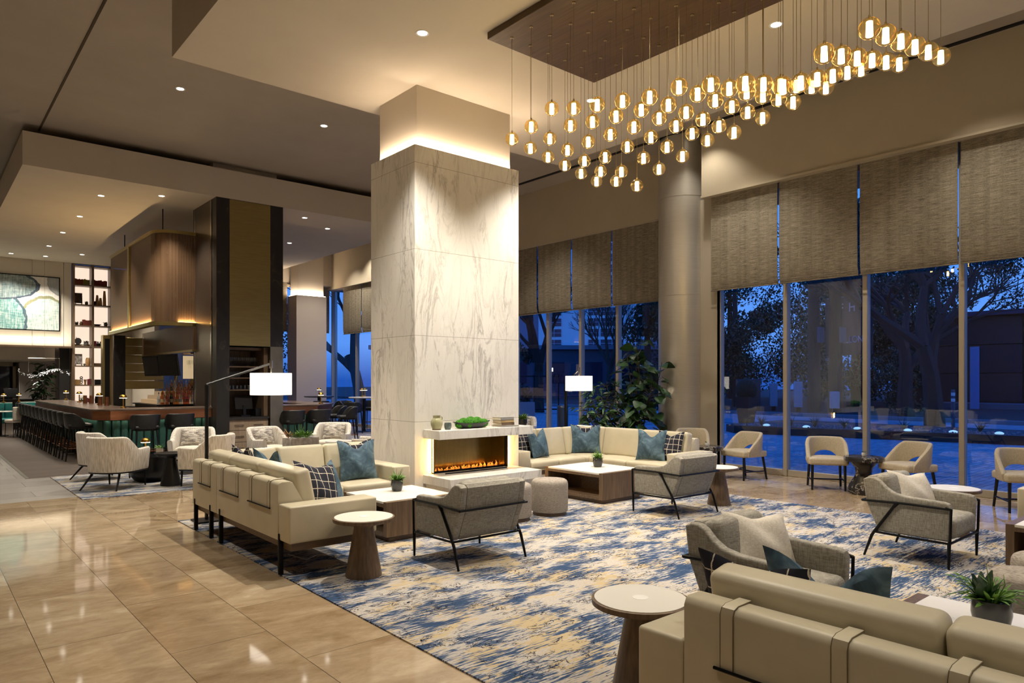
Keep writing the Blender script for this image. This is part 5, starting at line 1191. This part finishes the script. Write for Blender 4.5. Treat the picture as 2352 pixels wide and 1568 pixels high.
pb = thing('planting_bed', 'low dark edged planting bed with gravel mulch along the paving', 'planting bed', (0, 0, 0))
bedp = [(19.9, 12.3), (21.9, 4.6), (23.2, -1), (24.4, -12), (24.4, 12.9), (20.4, 12.9)]
MB().prism(bedp, 'z', -.02, .22).build('edging', M_('black bed edging', S(24, 25, 28), .6), pb)
gr_ = MB()
for k in range(900):
    y = R.uniform(-4, 12.6); x0 = 19.95+max(0, 12.3-y)*.26; x = x0+R.uniform(.05, 1.6); s = R.uniform(.015, .04); gr_.sphere((x, y, .225), s, 5, 3)
go = gr_.build('gravel', noise_mat('slate chips', [(.3, S(60, 62, 68)), (.7, S(150, 154, 160))], 9, rough=.5), pb); go['kind'] = 'stuff'
grs = MB()
for (x, y, n) in ((20.5, 11.7, 40), (20.7, 12.4, 40), (20.9, 10.9, 30), (21.2, 9.4, 40), (21.6, 7.9, 30), (22.3, 6.2, 40), (22.8, 4.2, 40), (21.0, 10.2, 60)):
    for k in range(n):
        a = R.uniform(0, 6.3); q = R.uniform(.05, .25); grs.tube([(x, y, .22), (x+q*.5*math.cos(a), y+q*.5*math.sin(a), .40), (x+q*math.cos(a), y+q*math.sin(a), R.uniform(.38, .6))], [.006, .005, .001], 4)
o_ = grs.build('bed_grasses', leafOut, pb); o_['kind'] = 'stuff'
for i, (x, y) in enumerate(((20.55, 11.55), (20.75, 10.35), (21.15, 9.0), (21.5, 7.75), (21.8, 6.7), (22.1, 5.7), (22.4, 4.6), (22.7, 3.5), (23.2, 4.3), (23.4, 3.0), (22.9, 2.6))):
    tag(MB().lathe([(0, 0), (.10, .0), (.11, .03), (.06, .06), (0, .07)], (x, y, .22), 16).build('garden_light', M_('lit garden puck', (.6, .9, 1, 1), .4, 0, .2, .8, (.5, .85, 1, 1)) if i == 0 else bpy.data.materials['lit garden puck']), 'round pale garden light in the planting bed, %s from the clipped topiary' % ORD[i], 'garden light', 'garden lights in the bed')
tp = thing('topiary_planter', 'clipped ball shrub in a tall tapered dark planter outside the glass', 'planter', (21.55, 12.85, -.02))
MB().lathe([(0, 0), (.22, 0), (.36, .95), (.37, 1.12), (.33, 1.12), (0, 1.05)], n=4, M=RT(0, 0, 0, .7)).build('planter', M_('dark planter', S(26, 26, 28), .5), tp)
MB().sphere((0, 0, 1.36), .36, 18, 12, (1, 1, 1.1)).build('clipped_shrub', noise_mat('clipped leaves', [(.35, S(14, 22, 16)), (.7, S(40, 58, 42))], 26, detail=5, rough=.9, bmp=1), tp)
bo = thing('bollard', 'short metal bollard outside behind the lit arm lamp', 'bollard', (14.15, 14.25, -.02)); MB().cyl((0, 0), .16, 0, .95, 24).build('post', M_('dull steel', S(120, 122, 126), .35, .8), bo); MB().cyl((0, 0), .165, .9, .96, 24).build('cap', chrome, bo)
af = thing('sandwich_board', 'pale folding sandwich board outside past the pillar', 'sign board', (14.6, 16.4, -.02), -.6)
for s in (-1, 1): MB().box(-.32, .32, -.015, .015, 0, 1.02, .005, 1, RT(0, .22*s, 0, 0, .21*s)).build('panel', M_('pale board', S(150, 156, 168), .5), af)
tb = thing('transformer_box', 'large dark utility cabinet across the road behind the topiary', 'utility box', (35.2, 20.9, 0), .6); MB().box(-.95, .95, -.6, .6, 0, 1.72, .03, 2).build('cabinet', M_('dark green cabinet', S(40, 52, 56), .5), tb); MB().box(.1, .45, -.62, -.6, .75, 1.05).build('notice_plate', white_cer, tb)
for (x, y, w, h, s) in ((35.6, 19.6, .35, 1.5, 'pale meter cabinet by the window mullion across the road'), (35.2, 18.0, .3, 1.6, 'pale electric meter box on a post across the road'), (35.2, 16.1, .5, 1.1, 'low pale utility pedestal at the foot of the pole')):
    t = thing('meter_box', s, 'utility box', (x, y, 0), .6); MB().box(-w/2, w/2, -.2, .2, .25, h, .02, 1).build('cabinet', M_('pale cabinet', S(150, 160, 170), .5), t); MB().box(-w*.3, w*.3, -.1, .1, 0, .25).build('foot', dark, t)
for (x, y, r, s) in ((35.5, 17.3, .33, 'thick wooden utility pole across the road'), (36.4, 16.6, .36, 'broad timber post beside the utility pole')):
    t = thing('utility_pole', s, 'pole', (x, y, 0)); MB().cyl((0, 0), r, 0, 9, 12, r*.8).build('shaft', bark, t); MB().box(-.35, .35, -r-.05, -r, 3.6, 4.4).build('box', M_('pole box', S(90, 100, 112), .5), t)
# shop sign panel behind the poles
ss = thing('shop_sign', 'dark sign panel with pale lettering behind the poles', 'sign', (37.8, 16.6, 4.4), -PI/2-.45)
MB().box(-1.7, 1.7, 0, .1, -1.4, 1.7).build('panel', M_('dark sign panel', S(28, 28, 40), .6), ss)
for tx, z, sz in (('F  H', .9, .7), ('PAVILLON', -.75, .5)):
    cu = bpy.data.curves.new('lettering', 'FONT'); cu.body = tx; cu.size = sz; cu.align_x = 'CENTER'; cu.extrude = .01
    o = bpy.data.objects.new('lettering', cu); C.objects.link(o); o.parent = ss; o.location = (0, -.02, z); o.rotation_euler = (PI/2, 0, 0); cu.materials.append(M_('pale letters', S(150, 160, 190), .6))
    me_ = bpy.data.meshes.new_from_object(o.evaluated_get(bpy.context.evaluated_depsgraph_get())); om = bpy.data.objects.new('sign_text', me_); C.objects.link(om); om.parent = ss; om.location = o.location; om.rotation_euler = o.rotation_euler; bpy.data.objects.remove(o)
# dark clad building with a painted mural
mw = thing('mural_building', 'dark panelled building with two painted faces across the road', 'building', (50, 0, 0))
dk = M_('dark cladding', S(44, 42, 46), .6)
pc = MB()
for j in range(3):
    for k in range(8): pc.box(0, .25, 18.5-3.4*(k+1)+.04, 18.5-3.4*k-.04, .35+1.75*j+.03, .35+1.75*(j+1)-.03)
pc.build('cladding', dk, mw); MB().box(.2, 8, -9, 18.6, 0, 5.7).build('body', dk, mw); MB().box(-.4, 8, -9, 20, 5.62, 5.9).build('roof_edge', M_('roof edge', S(50, 54, 78), .6), mw)
MB().box(-3, .1, -12, 19, 0, .3).build('plinth', M_('concrete plinth', S(96, 100, 108), .7), mw)
mp = M_('chalk blue mural paint', S(96, 116, 168), .8)
def stroke(pts, cy, cz, sc, r=.03):
    b = MB(); b.tube([(-.03, cy-p[0]*sc, cz+p[1]*sc) for p in pts], r, 5); b.build('mural_stroke', mp, mw)
def patch(pts, cy, cz, sc, m=None, d=.012):
    b = MB(); b.prism([(cy-p[0]*sc, cz+p[1]*sc) for p in pts], 'x', -d, 0); b.build('mural_patch', m or mp, mw)
def oval(a, b, cx=0, cy=0, n=18, t0=0, t1=2*PI): return [(cx+a*math.cos(t0+(t1-t0)*i/n), cy+b*math.sin(t0+(t1-t0)*i/n)) for i in range(n+1)]
# face with dark glasses
fy, fz = 10.6, 3.55
patch(oval(.55, .72)[:-1], fy, fz, 1); patch([(-.62, .10), (.62, .10), (.6, .3), (-.6, .3)], fy, fz, 1, dk, .02); patch([(-.18, -.42), (.2, -.42), (.1, -.33), (-.1, -.33)], fy, fz, 1, dk, .02)
stroke([(-.35, -.65), (-.4, -1.0), (-.5, -1.2)], fy, fz, 1); stroke([(.35, -.6), (.45, -.9), (.7, -1.15)], fy, fz, 1); stroke(oval(.11, .2, .62, -.05), fy, fz, 1, .025)
# bearded face in profile
fy, fz = 7.0, 3.75
patch([(-.1, .55), (.45, .6), (.62, .35), (.78, 0), (.62, -.05), (.62, -.3), (.3, -.35), (-.05, -.1)], fy, fz, 1); patch([(.1, -.35), (.66, -.32), (.75, -.6), (.6, -1.0), (.3, -1.1), (.15, -.8)], fy, fz, 1, None, .018)
stroke([(-.55, .2), (-.6, .6), (-.3, 1.0), (.2, 1.05), (.6, .75), (.62, .4)], fy, fz, 1, .025); stroke(oval(.13, .2, -.35, .05), fy, fz, 1, .025); stroke([(-.5, .55), (-.75, .2), (-.7, -.3), (-.9, -.7)], fy, fz, 1, .02); stroke([(.25, .28), (.5, .3)], fy, fz, 1, .02)
bp3 = thing('banner_post', 'tall narrow pale blue panel standing before the mural building', 'post', (46.5, 13.2, 0)); MB().box(-.05, .05, -.22, .22, 0, 3.6).build('panel', M_('pale blue panel', S(120, 150, 190), .5), bp3)
bk = thing('kiosk_box', 'tall black box standing before the mural building beside the tree', 'kiosk', (45, 15.8, 0)); MB().box(-.5, .5, -1.1, 1.1, 0, 4.0).build('body', M_('kiosk black', S(14, 12, 14), .6), bk); MB().box(-.55, .55, -1.15, 1.15, 4.0, 4.1).build('cap', M_('kiosk cap', S(110, 130, 160), .5), bk)
for i, (y, a) in enumerate(((10.9, .1), (9.0, .15), (7.7, .18))):
    t = thing('scooter', 'parked kick scooter in front of the mural, %s from the window mullion' % ORD[i], 'scooter', (47.4, y, .3), 0, 'parked scooters'); MB().tube([(0, 0, .2), (0, -a, 1.25)], .05, 8).build('stem', M_('scooter blue', S(90, 130, 190), .5) if i == 0 else bpy.data.materials['scooter blue'], t); MB().box(-.1, .1, -1.2, .1, .12, .2).build('deck', dark, t); MB().tube([(-.3, -a, 1.27), (.3, -a, 1.27)], .03, 6).build('handlebar', dark, t)
    for q in (.05, -1.15): MB().cyl((0, 0), .12, -.04, .04, 14, None, RT(0, q, .12, 0, 0, PI/2)).build('wheel', dark, t)
pp = thing('marker_post', 'thin striped marker post in the planting bed beyond the marble drink table', 'post', (22.6, 6.95, .2)); MB().cyl((0, 0), .05, 0, 1.2, 10).build('post', M_('post grey', S(80, 84, 96), .6), pp)
for z in (.85, 1.02): MB().cyl((0, 0), .053, z, z+.09, 10).build('reflective_band', white_cer, pp)
# pale hotel tower seen through the glass beyond the column
ap = thing('apartment_tower', 'pale apartment tower with dark window columns in the distance', 'building', (150, 134, 0), math.radians(-48))
wallm = M_('tower render', S(214, 214, 210), .7); winm = M_('tower window glass', S(34, 42, 66), .15); mul = M_('tower mullion', S(170, 176, 186), .6)
MB().box(-19, 23, 0, 16, 0, 66).build('facade', wallm, ap)
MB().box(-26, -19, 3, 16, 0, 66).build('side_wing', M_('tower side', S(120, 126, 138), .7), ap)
for cxw, ww in ((-14.5, 4.2), (-3.2, 3), (2.0, 6.5), (12.6, 7), (20.0, 3.4)):
    for fl in range(2, 15):
        z = 2+3.05*fl
        w = MB().box(cxw-ww/2, cxw+ww/2, -.15, .05, z, z+2.15).build('window', winm, ap)
        g = MB()
        for q in range(int(ww/1.5)+1): g.box(cxw-ww/2+q*ww/int(ww/1.5+.01 or 1)-.06 if int(ww/1.5) else cxw, cxw-ww/2+q*ww/max(1, int(ww/1.5))+.06, -.2, -.15, z, z+2.15)
        g.box(cxw-ww/2, cxw+ww/2, -.2, -.15, z+1.0, z+1.12); g.build('mullion', mul, w)
lb = thing('low_building', 'long low dark building with lit windows across the road past the lamp', 'building', (44, 50, 0), -.7)
MB().box(-14, 14, 0, 6, 0, 4.6).build('body', M_('low block', S(70, 76, 90), .7), lb); MB().box(-14.4, 14.4, -.3, 6, 4.6, 5.0).build('roof_edge', M_('low roof', S(120, 126, 138), .7), lb)
for k in range(7): MB().box(-12+3.6*k, -10.2+3.6*k, -.06, 0, 1.4, 3.4).build('window', winm, lb)
for k, (x, z) in enumerate(((-8.0, 2.6), (-1.2, 2.7), (2.6, 2.5))): MB().box(x, x+.5, -.1, -.06, z, z+.35).build('lit_window', M_('lit far window', (1, .9, .7, 1), .5, 0, .1, 3, (1, .86, .6, 1)) if k == 0 else bpy.data.materials['lit far window'], lb)
fn = thing('fence_frame', 'black metal frame fence outside behind the lamp', 'fence', (19.0, 21.5, -.02), -.75)
for x in (-1.5, -.5, .5, 1.5): MB().tube([(x, 0, 0), (x, 0, 1.9)], .03, 6).build('post', dark, fn)
MB().tube([(-1.5, 0, 1.85), (1.5, 0, 1.85)], .03, 6).tube([(-1.5, 0, .5), (1.5, 0, .5)], .03, 6).build('rail', dark, fn)
# ---- trees
def bare_tree(label, x, y, h, seed, levels=5, spread=.6):
    r = random.Random(seed); t = thing('bare_tree', label, 'tree', (x, y, 0), 0, 'bare street trees'); tk = MB(); br = MB()
    def grow(p, d, L, rad, lv):
        P = [p]; q = p.copy(); dd = d.copy()
        for k in range(3):
            dd = (dd+Vector((r.uniform(-.16, .16), r.uniform(-.16, .16), r.uniform(-.05, .12)))).normalized(); q = q+dd*(L/3); P.append(q.copy())
        (tk if lv == levels else br).tube(P, [rad, rad*.88, rad*.78, rad*.66], 6 if lv > 2 else 3)
        if lv <= 0: return
        for k in range(r.choice((3, 3, 4)) if lv > 1 else 4):
            a = r.uniform(0, 6.28); s = r.uniform(.45, 1.0)*spread*1.5; n = dd.orthogonal().normalized(); m = dd.cross(n)
            nd_ = (dd+(n*math.cos(a)+m*math.sin(a))*s+Vector((0, 0, .12))).normalized()
            grow(P[r.choice((2, 3, 3))], nd_, L*r.uniform(.62, .85), rad*.56, lv-1)
    grow(Vector((0, 0, -.05)), Vector((.03, .02, 1)), h*.30, h*.034, levels)
    tk.build('trunk', bark, t); br.build('branches', bark, t); return t
bare_tree('bare spreading street tree in front of the mural building', 25.6, 8.4, 9.5, 3, 5, .62)
bare_tree('bare street tree reaching in from the picture edge past the mural', 25.8, 1.6, 10.5, 8, 5, .62)
bare_tree('bare tree across the road over the utility poles', 34.2, 12.4, 10.5, 12, 5, .6)
bare_tree('thin bare tree in front of the pale apartment tower', 46, 40.5, 10, 14, 5, .4)
bare_tree('dark bare tree close past the marble pillar', 25.5, 27.5, 10.5, 19, 5, .5)
bare_tree('bare tree outside the end glazing beyond the high tables', 19.5, 36.0, 11, 25, 5, .5)
def leafy(label, x, y, h, w, n, seed, z0=1.5, cone=0):
    r = random.Random(seed); t = thing('leafy_tree', label, 'tree', (x, y, 0), 0, 'evergreen street trees')
    MB().tube([(0, 0, -.05), (.1, .05, z0+h*.2), (0, .1, h*.8)], [h*.022, h*.018, h*.008], 8).build('trunk', bark, t); f = MB()
    cl = []
    for k in range(26):
        u = r.random(); ww = w*(1-u*cone)*(1 if cone else math.sin(PI*min(1, .25+u*.75))**.5); a = r.uniform(0, 6.28); q = ww*math.sqrt(r.random()); cl.append((q*math.cos(a), q*math.sin(a), z0+(h-z0)*u, r.uniform(.35, .6)*w*.55))
    for k in range(n):
        c = r.choice(cl); v = Vector((r.gauss(0, 1), r.gauss(0, 1), r.gauss(0, 1))).normalized()*c[3]*r.random()**.33
        M = Matrix.Translation(Vector(c[:3])+v) @ Matrix.Rotation(r.uniform(0, 6.3), 4, 'Z') @ Matrix.Rotation(r.uniform(-1.2, 1.2), 4, 'Y')
        s = (.055+h*.006); f.quad(*[M @ Vector(p) for p in ((-s, 0, 0), (0, -s*.55, 0), (s, 0, 0), (0, s*.55, 0))])
    f.build('foliage', leafOut, t); return t
leafy('dense leafy tree across the road above the utility cabinet', 39.0, 24.0, 11, 3.3, 20000, 4, 2.0)
leafy('leafy tree across the road beside the round column', 45, 30, 12, 3.6, 14000, 5, 1.5)
leafy('dark evergreen outside behind the tall indoor tree', 27.9, 22.1, 9.5, 2.1, 14000, 6, .8, .6)
leafy('low leafy bush by the poles across the road', 38.5, 14.0, 3.4, 1.3, 4000, 7, .3)
leafy('leafy tree behind the utility poles', 45.5, 19.5, 12.5, 4.6, 18000, 8, 1.5)
leafy('dark leafy tree past the pillar outside', 25, 30.5, 10, 2.4, 9000, 9, .6)
leafy('dark leafy tree outside the end glazing', 16.0, 42.5, 9, 3.0, 5000, 10, .6)
leafy('leafy tree above the roof of the mural building', 62, 14, 14, 6.5, 16000, 15, 3)
leafy('leafy tree far behind the mural building', 64, 27, 15, 7, 16000, 16, 3)
leafy('leafy tree behind the mural near the picture edge', 63, 1.5, 10, 5.0, 9000, 17, 3)
leafy('broad dark tree far behind the transformer cabinet', 56, 35, 16, 7.5, 22000, 31, 1)
leafy('broad dark tree at the end of the mural building', 56, 23.5, 15, 6.5, 22000, 32, .5)
# ================================================================ SKY, CAMERA, VIEW
w = bpy.data.worlds.new('dusk sky'); SC.world = w; w.use_nodes = True; nt = w.node_tree; bg = nt.nodes['Background']
tc = nt.nodes.new('ShaderNodeTexCoord'); z = nd(nt, 'ShaderNodeSeparateXYZ', {0: tc.outputs['Generated']}).outputs[2]
nt.links.new(ramp(nt, z, [(0, (.02, .12, .6, 1)), (.05, (.15, .42, 1.2, 1)), (.25, (.10, .42, 1.5, 1)), (.7, (.03, .28, 1.5, 1))]), bg.inputs[0]); bg.inputs[1].default_value = 1.0
cam = bpy.data.cameras.new('camera'); cam.sensor_width = 36; cam.lens = 1605.7/2352*36; cam.shift_y = (873.24-784)/2352; cam.clip_end = 600; cam.clip_start = .05
co = bpy.data.objects.new('camera', cam); C.objects.link(co); co.location = (0, 0, 1.66); co.rotation_euler = (PI/2, 0, -math.radians(40.657)); SC.camera = co
vs = SC.view_settings; SC.display_settings.display_device = 'sRGB'; vs.view_transform = 'Standard'; vs.look = 'None'; vs.exposure = 0; vs.gamma = 1; vs.use_curve_mapping = False
SC.cycles.max_bounces = 8; SC.cycles.diffuse_bounces = 4; SC.cycles.glossy_bounces = 4; SC.cycles.transparent_max_bounces = 24; SC.cycles.sample_clamp_indirect = 4; SC.cycles.caustics_reflective = False; SC.cycles.caustics_refractive = False
